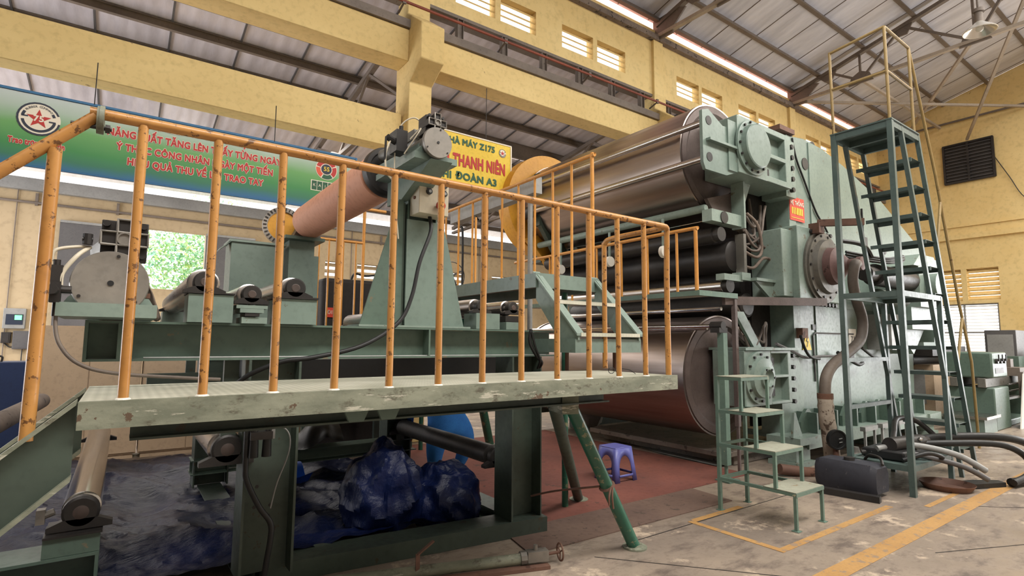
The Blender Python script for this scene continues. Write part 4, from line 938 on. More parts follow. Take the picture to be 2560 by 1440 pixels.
MB().tube([at(1980, 345, y=Y0 - 0.02), at(1990, 395, y=Y0 - 0.02), at(2010, 450, y=Y0 - 0.02), at(2040, 530, y=Y0 - 0.02), at(2068, 580, y=Y0 - 0.02), at(2095, 660, y=Y0 - 0.02)], 0.014, 8).build('side_cable', 'black', ca, 'black cable running down the side')
MB().box(7.2, 7.6, Y0 - 0.05, Y0 + 0.25, 4.46, 4.53).build('junction_box', 'rust', ca)
# upper bearing housing
uh = MB().box(6.55, 7.2, 3.72, 4.1, 3.57, 4.30).box(5.95, 6.6, 3.62, 4.1, 3.57, 4.30).box(6.55, 7.2, 3.62, 3.74, 4.22, 4.30).box(6.55, 7.2, 3.62, 3.74, 3.57, 3.65).box(7.06, 7.2, 3.62, 3.74, 3.57, 4.30).box(6.55, 7.2, 3.62, 3.74, 3.90, 3.96).build('upper_bearing_housing', 'mint_pale', ca, None, 0.008)
MB().box(6.62, 6.78, 3.70, 3.72, 4.02, 4.14).box(6.62, 6.78, 3.70, 3.72, 3.68, 3.78).build('pocket', 'dark', uh)
cv = MB().lathe((6.24, 3.62, 3.93), (0, -1, 0), [(0, 0.345), (0.03, 0.345), (0.035, 0.33), (0.035, 0.285), (0.10, 0.275), (0.11, 0.26)], 48).build('round_cover', 'mint', uh, 'round bolted mint cover')
b = MB()
for i in range(14):
    a = 2 * PI * i / 14; b.cyl((6.24 + 0.312 * math.cos(a), 3.585, 3.93 + 0.312 * math.sin(a)), (6.24 + 0.312 * math.cos(a), 3.565, 3.93 + 0.312 * math.sin(a)), 0.016, 6)
b.each('cover_bolt', 'dark', cv)
br = MB().prism([(5.30, 4.20), (5.30, 3.58), (5.34, 3.50), (5.75, 3.50), (5.96, 3.57), (5.96, 4.12), (5.7, 4.10), (5.42, 4.24)], 3.66, 3.70, 'y').box(5.36, 5.96, 3.60, 3.66, 3.84, 3.87).box(5.78, 5.96, 3.64, 3.72, 3.57, 4.2).build('rod_bracket', 'mint', ca)
for z in (4.10, 3.66): MB().lathe((5.42, 3.655, z), (0, 1, 0), [(0, 0.03), (0, 0.055), (0.02, 0.055), (0.02, 0.03)], 20).build('rod_boss', 'dark', br)
for z in (4.10, 3.66):
    MB().cyl((5.42, 3.66, z), (5.42, 7.1, z), 0.042, 20).build('tie_rod', 'steel', ca)
# drums
def drum(cx, cz, r, label, name):
    d = MB().lathe((cx, 4.12, cz), (0, 1, 0), [(0.03, 0.05), (0.03, r * 0.95), (0.0, r * 0.99), (0.0, r + 0.012), (0.05, r + 0.012), (0.05, r), (3.2, r), (3.2, r + 0.012), (3.25, r + 0.012), (3.25, 0.05)], 96).build(name, 'drum', ca, label)
    MB().lathe((cx, 4.105, cz), (0, 1, 0), [(0.01, 0.05), (0.01, r * 0.3), (0.03, r * 0.8), (0.0, r * 0.86), (0.005, r * 0.975), (0.04, r * 0.985)], 64).build('drum_end_face', 'drum_end', d)
    MB().cyl((cx, 3.7, cz), (cx, 4.12, cz), r * 0.28, 28).build('journal', 'drum_end', d)
drum(6.24, 3.90, 0.74, 'upper polished drum', 'upper_drum')
drum(6.2, 1.10, 0.745, 'lower polished drum', 'lower_drum')
MB().lathe((7.75, 4.2, 2.5), (0, 1, 0), [(0, 0.1), (0, 0.95), (3.1, 0.95), (3.1, 0.1)], 80).build('main_drum', 'dark', ca, 'large dark main drum')
# dark inner plate and belts
MB().prism([(6.95, 0.4), (6.95, 4.1), (7.46, 4.1), (7.46, 0.4)], 4.12, 4.2, 'y').build('inner_side_plate', 'cover', ca)
belt = MB(); pts = []
for i in range(21): a = math.radians(80 + 9.0 * i); pts.append((6.24 + 0.765 * math.cos(a), 3.9 + 0.765 * math.sin(a)))
belt.prism([(6.6, 3.22), (6.64, 3.20), (7.0, 3.0), (6.97, 2.97)], 4.25, 7.25, 'y').prism([(6.7, 1.68), (6.74, 1.66), (6.95, 2.0), (6.9, 2.02)], 4.25, 7.25, 'y').build('steel_belt', 'drum', ca)
for cx, cz, r, m_, nm in ((6.35, 2.62, 0.20, 'dark', 'dark_roll'), (6.10, 2.22, 0.075, 'steel', 'guide_roll'), (5.95, 2.85, 0.10, 'dark', 'dark_roll'), (6.0, 1.93, 0.03, 'chrome', 'chrome_rod'), (5.70, 1.68, 0.022, 'chrome', 'chrome_rod'), (5.75, 3.16, 0.05, 'mint_pale', 'green_rail'), (6.6, 2.0, 0.16, 'dark', 'dark_roll')):
    MB().lathe((cx, 3.95, cz), (0, 1, 0), [(0, 0.01), (0, r * 0.8), (0.02, r), (3.3, r), (3.3, 0.01)], 32).build(nm, m_, ca)
for cx, cz in ((6.10, 2.22), (5.95, 2.85)): MB().lathe((cx, 3.88, cz), (0, 1, 0), [(0, 0.03), (0, 0.09), (0.07, 0.09), (0.07, 0.03)], 20).build('roll_bearing', 'dark', ca)
MB().box(5.95, 6.35, 3.86, 3.98, 2.28, 2.36).box(6.3, 6.5, 3.84, 3.98, 2.30, 2.40).prism([(6.5, 2.32), (7.1, 2.30), (7.1, 2.02), (7.0, 2.02)], 3.80, 3.84, 'y').box(6.5, 7.15, 3.76, 3.9, 2.30, 2.34).build('bearing_arm', 'mint_pale', ca)
MB().prism([(5.82, 3.30), (6.35, 3.45), (6.5, 3.55), (6.55, 3.25), (6.33, 3.05), (6.02, 3.07)], 3.98, 4.03, 'y').build('trough_end_plate', 'drum_end', ca)
MB().box(5.70, 6.36, 3.84, 3.98, 2.98, 3.13).box(6.33, 6.37, 3.8, 3.98, 2.96, 3.57).prism([(6.37, 3.57), (6.56, 3.57), (6.37, 3.2)], 3.84, 3.87, 'y').build('trough_bracket', 'mint_pale', ca)
MB().lathe((5.95, 3.83, 3.05), (0, 1, 0), [(0, 0.02), (0, 0.075), (0.03, 0.075), (0.03, 0.02)], 18).build('trough_roller', 'dark', ca)
for y, x in ((4.35, 5.42), (5.35, 5.5), (6.4, 5.5)):
    k = MB().bar((x, y, 3.05), (x, y, 2.66), 0.02, 0.035).build('guide_arm', 'mint_pale', ca)
    MB().lathe((x - 0.01, y - 0.04, 2.63), (0, 1, 0), [(0, 0.02), (0, 0.07), (0.02, 0.075), (0.05, 0.075), (0.05, 0.02)], 22).build('guide_wheel', 'white', k)
# strut plates at lower right of drums
MB().prism([(6.14, 1.90), (6.34, 1.90), (6.74, 1.44), (6.56, 1.44)], 3.86, 3.90, 'y').box(6.30, 6.9, 3.8, 3.95, 1.42, 1.46).build('strut_plate', 'mint_pale', ca)
# lower housing
lh = MB().box(5.93, 6.98, 3.72, 4.05, 0.76, 1.42).box(5.93, 6.5, 3.62, 3.74, 0.76, 1.42).box(6.5, 6.98, 3.62, 3.74, 1.38, 1.42).box(6.5, 6.98, 3.62, 3.74, 0.76, 0.8).box(6.9, 6.98, 3.62, 3.74, 0.76, 1.42).box(6.5, 6.98, 3.62, 3.74, 1.08, 1.12).build('lower_bearing_housing', 'mint_pale', ca, None, 0.008)
MB().box(6.56, 6.72, 3.70, 3.72, 1.24, 1.33).box(6.56, 6.72, 3.70, 3.72, 0.85, 0.94).build('pocket', 'dark', lh)
cv = MB().lathe((6.21, 3.62, 1.10), (0, -1, 0), [(0, 0.31), (0.03, 0.31), (0.035, 0.24), (0.08, 0.23), (0.10, 0.13), (0.13, 0.13), (0.14, 0.10), (0.10, 0.08)], 44).build('round_cover', 'mint_pale', lh, 'lower round bearing cover with raised hub')
b = MB()
for i in range(12):
    a = 2 * PI * i / 12; b.cyl((6.21 + 0.275 * math.cos(a), 3.59, 1.10 + 0.275 * math.sin(a)), (6.21 + 0.275 * math.cos(a), 3.565, 1.10 + 0.275 * math.sin(a)), 0.016, 6)
for i in range(6):
    a = 2 * PI * i / 6; b.cyl((6.21 + 0.11 * math.cos(a), 3.50, 1.10 + 0.11 * math.sin(a)), (6.21 + 0.11 * math.cos(a), 3.47, 1.10 + 0.11 * math.sin(a)), 0.014, 6)
b.each('cover_bolt', 'dark', cv)
MB().box(5.93, 7.2, 3.6, 4.1, 1.42, 1.455).build('housing_shelf', 'mint_pale', ca)
MB().box(6.98, 7.46, 3.76, 4.05, 0.33, 1.42).box(7.2, 7.46, 3.7, 4.05, 3.5, 4.3).each('connecting_block', 'mint_pale', ca)
# hub block and rotary joint
hb = MB().box(7.2, 8.35, 3.58, 3.84, 2.08, 3.08).box(6.95, 7.25, 3.66, 4.1, 2.12, 3.02).build('hub_block', 'mint_pale', ca, None, 0.01)
hf = MB().lathe((7.82, 3.58, 2.56), (0, -1, 0), [(0, 0.50), (0.03, 0.50), (0.035, 0.46), (0.06, 0.46), (0.065, 0.38), (0.12, 0.36), (0.13, 0.24)], 56).build('hub_flange', 'cast', hb, 'ring flange with bolts')
b = MB()
for i in range(14):
    a = 2 * PI * i / 14; b.cyl((7.82 + 0.43 * math.cos(a), 3.53, 2.56 + 0.43 * math.sin(a)), (7.82 + 0.43 * math.cos(a), 3.505, 2.56 + 0.43 * math.sin(a)), 0.018, 6)
b.each('flange_bolt', 'dark', hf)
MB().lathe((7.82, 3.46, 2.56), (0, -1, 0), [(0, 0.26), (0.10, 0.245), (0.11, 0.22), (0.13, 0.19), (0.22, 0.09), (0.24, 0.075), (0.33, 0.075), (0.34, 0.09), (0.40, 0.09), (0.41, 0.05)], 36).build('rotary_joint', 'hub_red', ca, 'brown conical rotary steam joint')
# heavy hose from the joint to the floor
hose = [(7.82, 2.90, 2.56), (7.86, 2.88, 2.40)]
hp = [at(u, v, y=3.08) for u, v in ((2140, 745), (2156, 800), (2150, 850), (2115, 885), (2080, 915), (2064, 950), (2063, 1000))]
sh2 = thing('steam_hose', (7.2, 2.95, 0), 'thick brown steam hose bending down from the big hub to the floor', 'hose')
J = at(2128, 665, y=3.08)
MB().tube([(7.80, 3.12, 2.55), J + Vector((0.06, -0.02, 0.02)), at(2132, 700, y=3.08)] + hp, 0.062, 14).build('hose_run', 'pipe_brown', sh2)
P0 = at(2063, 990, y=3.08); P1 = at(2084, 1175, y=3.08)
MB().tube([P0, P0 + Vector((0.01, 0, -0.25)), P0.lerp(P1, 0.5), P1], [0.075, 0.085, 0.078, 0.088, 0.08, 0.085], 12).build('lagged_pipe', 'lagging', sh2, 'flaking lagged lower pipe')
MB().lathe(P0, (0, 0, -1), [(-0.03, 0.06), (-0.03, 0.085), (0.03, 0.085), (0.03, 0.06)], 18).build('hose_clamp', 'rust', sh2)
MB().tube([P1 + Vector((0, 0, 0.12)), P1 + Vector((0.0, 0, -0.02)), P1 + Vector((-0.2, 0.1, -0.03)), (6.2, 3.4, 0.08)], 0.06, 10).build('floor_elbow', 'rust', sh2)
MB().bar((7.6, 3.5, 3.14), (7.9, 3.05, 3.12), 0.07, 0.09).box(7.55, 7.7, 3.46, 3.6, 3.0, 3.14).build('joint_stay', 'rust', ca)
MB().cyl((7.9, 3.07, 3.3), (7.9, 3.07, 2.64), 0.014, 6).build('stay_rod', 'black', ca)
# base ledge, gussets, feet
MB().box(7.0, 11.6, 3.45, 4.3, 0.28, 0.36).box(7.0, 11.6, 3.45, 3.48, 0.2, 0.3).build('base_ledge', 'mint_pale', ca)
for i, x in enumerate((7.35, 7.9, 8.5, 9.1, 9.55, 10.0, 10.5, 11.0)):
    MB().prism([(x - 0.19, 0.36), (x + 0.19, 0.36), (x + 0.19, 0.5), (x + 0.1, 0.6), (x + 0.02, 0.66), (x - 0.02, 0.66), (x - 0.1, 0.6), (x - 0.19, 0.5)], 3.62, 3.66, 'y').box(x - 0.02, x + 0.02, 3.5, 3.8, 0.36, 0.62).build('gusset', 'frame', ca)
for x in (6.95, 9.4, 11.2):
    MB().box(x - 0.2, x + 0.2, 3.45, 3.85, 0.0, 0.06).box(x - 0.17, x + 0.17, 3.5, 3.8, 0.06, 0.30).box(x - 0.22, x + 0.22, 3.42, 3.85, 0.27, 0.36).build('pedestal_foot', 'mint_pale', ca)
MB().prism([(6.72, 0.36), (6.95, 0.36), (6.80, 0.66), (6.77, 0.66)], 3.5, 3.53, 'y').build('gusset', 'mint_pale', ca)
# doors, cabinets, label plates on the side
MB().tube([(7.95, Y0 - 0.01, 0.98), (7.93, Y0 - 0.01, 1.62), (8.0, Y0 - 0.01, 1.66), (9.2, Y0 - 0.01, 1.66)], 0.012, 6, 0).tube([(6.6, 3.6, 1.50), (7.2, 3.7, 1.40), (7.6, 3.75, 1.32), (8.0, 3.75, 1.33), (8.6, 3.75, 1.33)], 0.02, 6).build('conduit', 'greydark', ca)
MB().tube([(7.45, 3.72, 1.62), (7.5, 3.7, 1.45), (7.65, 3.7, 1.33), (7.9, 3.7, 1.30)], 0.02, 8).tube([(8.5, 3.72, 1.38), (8.8, 3.7, 1.28), (9.1, 3.7, 1.20), (9.3, 3.72, 1.22)], 0.028, 8).tube([(9.3, 3.72, 1.45), (9.7, 3.7, 1.30), (10.1, 3.7, 1.32), (10.4, 3.72, 1.6)], 0.02, 8).each('loose_cable', 'black', ca)
wl = MB().prism([(7.62, 1.42), (7.86, 1.42), (7.76, 1.66), (7.72, 1.66)], Y0 - 0.02, Y0 - 0.012, 'y').build('warning_triangle', 'signyel', ca, 'small yellow warning triangle')
MB().bar((7.75, Y0 - 0.024, 1.60), (7.72, Y0 - 0.024, 1.54), 0.004, 0.012).bar((7.72, Y0 - 0.024, 1.54), (7.76, Y0 - 0.024, 1.54), 0.004, 0.01).bar((7.76, Y0 - 0.024, 1.54), (7.73, Y0 - 0.024, 1.46), 0.004, 0.012).build('warning_mark', 'black', wl)
MB().box(7.47, 7.62, Y0 - 0.1, Y0, 1.58, 1.72).build('socket_box', 'rust', ca)
rs_ = MB().box(7.43, 7.83, Y0 - 0.022, Y0 - 0.012, 3.22, 3.56).build('red_notice', 'signred', ca, 'red notice plate')
text('HỆ THỐNG', 'notice_lettering', 'inkwhite', rs_, (7.63, Y0 - 0.024, 3.47), (1, 0, 0), (0, 0, 1), 0.085, 0.001, bold=0.001, squeeze=0.8)
mb = MB()
for i in range(7): mb.box(7.475 + i * 0.045, 7.475 + i * 0.045 + 0.03, Y0 - 0.026, Y0 - 0.022, 3.31, 3.41)
mb.box(7.46, 7.80, Y0 - 0.026, Y0 - 0.022, 3.255, 3.265).build('notice_marks', 'signyel', rs_)
tp = MB().box(9.05, 9.3, Y0 - 0.012, Y0, 1.48, 1.74).build('rating_plate', 'white', ca, 'white number plate')
text('71', 'plate_lettering', 'greydark', tp, (9.18, Y0 - 0.014, 1.57), (1, 0, 0), (0, 0, 1), 0.15, 0.001)
MB().box(9.05, 9.2, Y0 - 0.012, Y0, 1.26, 1.38).box(8.9, 9.0, Y0 - 0.02, Y0, 0.82, 0.87).build('cut_out', 'dark', ca)
MB().box(9.7, 10.15, 3.45, 3.8, 1.42, 1.98).build('terminal_cabinet', 'grey', ca)
MB().box(8.6, 10.6, 3.78, 3.8, 2.04, 2.12).build('side_shelf', 'mint_pale', ca)
# drive gear on the right-hand end
mb = MB().cyl((8.9, 3.35, 2.52), (10.2, 3.35, 2.52), 0.16, 24).cyl((8.6, 3.35, 2.52), (8.9, 3.35, 2.52), 0.11, 20)
mb.build('drive_motor', 'dark', ca, 'dark drive motor')
MB().cyl((9.0, 3.35, 2.20), (9.9, 3.35, 2.20), 0.12, 24).build('drive_motor', 'frame_dark', ca)
MB().box(10.2, 11.0, 3.2, 3.8, 2.1, 2.75).prism([(10.0, 2.75), (11.1, 2.75), (10.9, 2.95), (10.3, 2.95)], 3.2, 3.8, 'y').cyl((10.6, 3.2, 2.45), (10.6, 3.05, 2.45), 0.2, 24).build('gearbox', 'mint_pale', ca)
MB().box(10.1, 11.2, 3.3, 3.8, 1.75, 2.1).box(11.35, 11.85, 3.4, 3.8, 1.55, 3.0).prism([(10.1, 1.75), (11.2, 1.75), (10.7, 1.35)], 3.5, 3.8, 'y').build('gear_support', 'mint', ca)
mb = MB()
for k in range(3): mb.tube([(8.4, 3.5, 2.75 + 0.04 * k), (8.9, 3.2, 2.68 + 0.03 * k), (9.4, 3.15, 2.74 + 0.04 * k), (9.9, 3.3, 2.86)], 0.02, 6)
mb.tube([(8.1, 3.45, 2.95), (8.5, 3.3, 2.9), (8.8, 3.3, 2.7)], 0.03, 6)
mb.build('hydraulic_hose', 'black', ca)
# bundles of hoses in the opening
r4 = random.Random(11); 
def hoses(n, x0, x1, z0, z1, mat, y0=3.85, y1=4.1):
    for i in range(n):
        a = Vector((r4.uniform(x0, x0 + 0.15), r4.uniform(y0, y1), r4.uniform(z0, z1))); b_ = Vector((r4.uniform(x1 - 0.2, x1), r4.uniform(y0, y1), r4.uniform(z0, z1)))
        m_ = (a + b_) / 2 + Vector((r4.uniform(-0.1, 0.15), -0.08, -r4.uniform(0.15, 0.4)))
        MB().tube([a, a.lerp(m_, 0.5) + Vector((0, 0, -0.06)), m_, b_.lerp(m_, 0.4), b_], 0.018, 8).build('hydraulic_hose', mat, ca)
hoses(6, 6.45, 7.1, 2.75, 3.5, 'pipe_brown'); hoses(5, 6.4, 6.95, 1.55, 2.1, 'pipe_brown')
MB().tube([(6.42, 3.9, 2.50), (6.6, 3.86, 2.48), (6.8, 3.84, 2.62), (7.0, 3.84, 2.60), (7.08, 3.9, 2.42)], 0.02, 8).tube([(6.42, 3.9, 2.70), (6.65, 3.84, 2.62), (6.78, 3.84, 2.75), (6.7, 3.84, 3.05), (6.55, 3.9, 3.2)], 0.02, 8).build('hydraulic_hose', 'cloth', ca, 'pale looping hoses')
MB().box(6.36, 6.42, 3.84, 3.96, 2.4, 2.9).build('hose_manifold', 'cast', ca)
# yellow guard at the far end
yg = MB().lathe((6.15, 7.45, 3.94), (0, 1, 0), [(0, 0.93), (0.30, 0.93), (0.30, 0.90), (0.02, 0.90), (0.02, 0.05), (0, 0.05)], 64).prism([(5.33, 3.2), (5.55, 3.25), (6.1, 2.75), (6.4, 2.7), (6.4, 3.2), (5.9, 3.4)], 7.3, 7.42, 'y').build('yellow_guard', 'guard', ca, 'round yellow guard at the far end of the upper drum')
MB().box(5.55, 5.9, 7.0, 7.15, 3.45, 4.35).prism([(5.55, 3.5), (5.9, 3.5), (6.2, 3.0), (5.9, 3.0)], 7.0, 7.1, 'y').build('far_rod_bracket', 'frame_dark', ca)
for z in (4.10, 3.66): MB().cyl((5.42, 7.0, z), (5.42, 7.25, z), 0.10, 20).build('far_rod_nut', 'black', ca)
MB().prism([(6.6, 0.0), (6.6, 4.2), (7.5, 4.45), (8.9, 4.4), (11.5, 3.3), (11.5, 0.0)], 7.35, 7.45, 'y').box(5.9, 6.7, 7.4, 7.7, 0.3, 1.7).box(5.9, 6.7, 7.4, 7.7, 2.9, 3.3).build('far_side_frame', 'frame_dark', ca)
# support post and bearing for the chrome rod
pz_ = at(1813, 940, y=3.62)
tag(MB().box(5.46, 5.54, 3.58, 3.66, 0.17, 1.62).cyl((5.5, 3.62, 0.0), (5.5, 3.62, 0.18), 0.02, 8).box(5.40, 5.60, 3.52, 3.70, 0.0, 0.02).build('rod_support_post', 'stand'), 'square green post behind the step stand holding a chrome rod end', 'post')
MB().box(5.42, 5.58, 3.6, 3.72, 1.62, 1.68).cyl((5.5, 3.6, 1.70), (5.5, 3.75, 1.70), 0.05, 16).build('rod_bearing', 'dark', ca)
MB().cyl((5.5, 3.7, 1.70), (5.5, 7.2, 1.70), 0.022, 14).build('chrome_rod', 'chrome', ca)
# service walkway on the press
sw = thing('service_walkway', (5.6, 5.3, 2.0), 'narrow green service walkway with low orange railing in front of the press rolls', 'walkway')
MB().box(5.18, 5.72, 3.68, 7.2, 2.06, 2.08).build('deck_plate', 'checker', sw)
MB().box(5.16, 5.19, 3.66, 7.2, 2.03, 2.09).box(5.16, 5.9, 3.66, 3.69, 2.03, 2.09).build('edge_strip', 'stand', sw)
MB().bar((5.7, 3.72, 2.0), (7.6, 3.45, 2.06), 0.05, 0.10).build('support_beam', 'drum_end', sw)
MB().bar((5.85, 3.68, 0.55), (5.85, 3.68, 2.02), 0.05, 0.05).bar((5.85, 3.68, 0.0), (5.85, 3.68, 0.6), 0.03, 0.03).build('support_post', 'drum_end', sw)
hz = at(1765, 565, x=5.20).z
for i, y in enumerate((3.98, 4.42, 4.85, 5.3, 5.8, 6.3, 6.8)): MB().cyl((5.2, y, 2.08), (5.2, y, hz), 0.016, 10).build('baluster', 'yellow_far', sw)
MB().tube([(5.2, 3.72, 2.08), (5.2, 3.72, hz - 0.1), (5.2, 3.73, hz - 0.02), (5.2, 3.82, hz), (5.2, 5.2, hz), (5.2, 7.2, hz)], 0.022, 12, 5).build('handrail', 'yellow_far', sw)
# machine plinth
struct(MB().box(6.0, 12.2, 3.95, 6.3, 0.12, 0.19).box(6.25, 12.2, 4.0, 6.25, 0.0, 0.12), 'floor_plinth', 'plinth', 0.01)
tag(MB().add([at(*q, z=0.012) for q in ((1600, 1117), (1650, 1119), (1720, 1130), (1790, 1148), (1822, 1162), (1790, 1164), (1700, 1144), (1640, 1130))], [tuple(range(8))]).build('plastic_film', 'grey', None, None, 0, False), 'pale torn strip of plastic film lying on the red carpet', 'plastic film')
bg = MB().ball((6.6, 6.9, 0.38), 0.3, 16, (0.9, 0.8, 1.15))
for i, v in enumerate(bg.v): bg.v[i] = v + Vector((noise.noise(v * 6), noise.noise(v * 6 + Vector((9, 0, 0))), noise.noise(v * 6 + Vector((0, 7, 0))))) * 0.08
tag(bg.build('plastic_bag', 'grey'), 'crumpled pale plastic bag standing beside the machine plinth', 'bag')

# ================================================================== STEP STAND
ss = thing('step_stand', (4.7, 2.65, 0), 'four-step green angle-iron step stand with dusty treads in the yellow box', 'step stand')
X0, X1 = 4.50, 4.96           # width across X; steps climb towards +Y
def ab(p, q, w=0.03, mat='stand', nm='frame_bar'): MB().bar(p, q, w, w).build(nm, mat, ss)
lv = [(0.30, 2.34, 2.62), (0.60, 2.50, 2.79), (0.90, 2.66, 2.93), (1.20, 2.79, 3.04)]
YB = 3.04
for i, (z, y0, y1) in enumerate(lv):
    MB().box(X0, X1, y0, y1, z - 0.004, z + 0.004).build('tread', 'tread', ss)
    for x in (X0 + 0.012, X1 - 0.012):
        ab((x, y0, z - 0.018), (x, YB, z - 0.018), 0.028)
        ab((x, y0 + 0.014, lv[i - 1][0] if i else 0.0), (x, y0 + 0.014, z - 0.004), 0.028, nm='leg')
    ab((X0, y0 + 0.012, z - 0.018), (X1, y0 + 0.012, z - 0.018), 0.03); ab((X0, YB, z - 0.018), (X1, YB, z - 0.018), 0.028)
for x in (X0 + 0.012, X1 - 0.012): ab((x, YB, 0), (x, YB, 1.2), 0.03, nm='leg')
for x in (X0 + 0.012, X1 - 0.012):
    for y in (2.354, YB): MB().box(x - 0.03, x + 0.03, y - 0.03, y + 0.03, 0, 0.006).build('foot_pad', 'stand', ss)

# ================================================================== LADDER TOWER
tw = thing('ladder_tower', (7.2, 2.5, 0), 'tall narrow green ladder tower with railed top platform at right', 'ladder tower')
A, B, YA, YB_ = 6.48, 7.58, 2.2, 2.76
def tb(p, q, w=0.05, mat='tower', nm='frame_bar', h=None): return MB().bar(p, q, w, h or w).build(nm, mat, tw)
ZT = 3.88
for y in (YA, YB_): tb((A, y, 0), (A, y, ZT), 0.055, nm='post')
for y in (YA, YB_): tb((B, y, 0), (B, y, 2.05), 0.05, nm='post')
MB().box(A - 0.03, 7.22, YA - 0.03, YB_ + 0.03, ZT - 0.005, ZT + 0.01).build('top_deck', 'tower', tw)
for p, q in (((A, YA, ZT - 0.04), (7.22, YA, ZT - 0.04)), ((A, YB_, ZT - 0.04), (7.22, YB_, ZT - 0.04)), ((A, YA, ZT - 0.04), (A, YB_, ZT - 0.04)), ((7.22, YA, ZT - 0.04), (7.22, YB_, ZT - 0.04)), ((6.85, YA, ZT - 0.04), (6.85, YB_, ZT - 0.04))): tb(p, q, 0.04, h=0.07)
for z in (2.03, 0.27):
    for p, q in (((A, YA, z), (B, YA, z)), ((A, YB_, z), (B, YB_, z)), ((A, YA, z), (A, YB_, z)), ((B, YA, z), (B, YB_, z))): tb(p, q, 0.045, h=0.06)
for z in (1.33, 0.82): tb((A, YB_, z), (B, YB_, z), 0.045)
MB().box(A, B, YA, YB_, 0.28, 0.295).build('lower_shelf', 'tower', tw)
# raking ladder: two angle stringers each side with channel treads between
F0, F1 = Vector((8.42, 0, 0.0)), Vector((7.22, 0, ZT)); dF = F1 - F0
off = Vector((-0.50, 0, 0))
for y in (YA, YB_):
    Yv = Vector((0, y, 0))
    tb(F0 + Yv, F1 + Yv, 0.045, nm='ladder_stringer'); tb(F0 + off + Yv, F1 + off + Yv + Vector((0.02, 0, 0)), 0.045, nm='ladder_stringer')
for i in range(1, 13):
    t_ = i / 13; p = F0 + dF * t_; z = p.z
    MB().box(p.x - 0.30, p.x + 0.01, YA, YB_, z - 0.006, z).box(p.x - 0.005, p.x + 0.01, YA, YB_, z - 0.045, z).box(p.x - 0.30, p.x - 0.29, YA, YB_, z - 0.045, z).build('tread', 'tower', tw)
# top railing
ZR = 4.92
def rr(pts, r=0.016): return MB().tube(pts, r, 8, 0).build('top_rail', 'tower_rail', tw)
rr([(A, YB_, ZT), (A, YB_, ZR - 0.05)]); rr([(A, YA, ZT), (A, YA, ZR)]); rr([(7.15, YA, ZT), (7.15, YA, ZR - 0.02)])
rr([(A, YB_, ZR - 0.06), (A, YA, ZR)]); rr([(A, YA, ZR), (7.15, YA, ZR - 0.02)]); rr([(A, YB_, 4.42), (A, YA, 4.42)]); rr([(A, YA, 4.42), (7.15, YA, 4.4)])
rr([(7.15, YA, ZR - 0.02), (7.75, YA, 3.5), (8.25, YA, 2.0), (8.55, YA, 1.3), (8.60, YA, 0.25)])
rr([(7.85, YA, 3.2), (7.63, YA, 2.6)]); rr([(8.32, YA, 1.83), (8.05, YA, 1.3)])
# ================================================================== PILE OF HOSES AND TANK
tk = thing('oil_tank', (6.6, 2.75, 0), 'low dusty blue-black tank with rounded end beside the front foot of the tower', 'tank')
d_ = Vector((0.72, 0.69, 0)).normalized()
ta, tb2 = Vector((6.20, 2.36, 0)), Vector((6.22, 2.95, 0))
mb = MB(); poly = [(-0.14, 0.02), (-0.16, 0.08), (-0.16, 0.24), (-0.12, 0.31), (0.12, 0.31), (0.16, 0.24), (0.16, 0.08), (0.14, 0.02)]
dn = (tb2 - ta).normalized(); sd = Vector((dn.y, -dn.x, 0)); vs = []
for c_, k in ((ta, 0.82), (ta + dn * 0.05, 1.0), (tb2 - dn * 0.05, 1.0), (tb2, 0.82)):
    for p, q_ in poly: vs.append(c_ + sd * p * k + Vector((0, 0, 0.165 + (q_ - 0.165) * k)))
n = len(poly); fs = [(j * n + i, j * n + (i + 1) % n, (j + 1) * n + (i + 1) % n, (j + 1) * n + i) for j in range(3) for i in range(n)] + [tuple(range(n)), tuple(range(3 * n, 4 * n))]
mb.add(vs, fs).build('tank_body', 'tankblue', tk)
MB().tube([ta + Vector((0.02, 0, 0.31)), ta + Vector((0.1, 0.05, 0.36)), ta + Vector((0.2, 0.18, 0.36)), ta + Vector((0.25, 0.25, 0.30))], 0.014, 8).build('carry_handle', 'dark', tk)
MB().cyl(ta + dn * 0.3 + Vector((0, 0, 0.31)), ta + dn * 0.3 + Vector((0, 0, 0.34)), 0.05, 16).build('filler_cap', 'dark', tk)
tag(MB().bar((5.97, 2.3, 0.03), (5.88, 2.82, 0.03), 0.08, 0.06).build('steel_offcut', 'dark'), 'dark steel channel offcut lying in front of the tank', 'steel offcut')
gv = thing('pressure_valve', (6.95, 3.15, 0.35), 'black pressure gauge on a valve beside the flaking pipe near the floor', 'valve')
G = at(2088, 1098, y=2.98)
MB().lathe(G, (-0.5, -0.85, 0), [(0, 0.02), (0, 0.11), (0.05, 0.11), (0.05, 0.095), (0.04, 0.09), (0.04, 0.02)], 24).build('gauge', 'black', gv)
MB().box(G.x - 0.045, G.x + 0.045, G.y - 0.065, G.y - 0.058, G.z + 0.01, G.z + 0.02).box(G.x - 0.04, G.x + 0.04, G.y - 0.065, G.y - 0.058, G.z - 0.03, G.z - 0.02).build('gauge_marks', 'grey', gv)
MB().cyl(G - Vector((0, 0, 0.1)), (G.x, G.y, 0.06), 0.03, 10).cyl((G.x - 0.12, G.y, 0.13), (G.x + 0.12, G.y, 0.13), 0.03, 10).build('valve_body', 'rust', gv)
G2 = at(2140, 1135, y=2.85)
tag(MB().cyl((G2.x, G2.y, 0.0), G2 + Vector((0, 0, 0.05)), 0.025, 10).lathe(G2 + Vector((0, 0, -0.02)), (0, 0, 1), [(0, 0.08), (0.02, 0.09), (0.04, 0.04), (0.10, 0.03)], 18).cyl(G2 + Vector((-0.1, 0, -0.07)), G2 + Vector((0.1, 0, -0.07)), 0.03, 10).build('stop_valve', 'disc'), 'small grey stop valve standing between the gauge and the tower', 'valve')
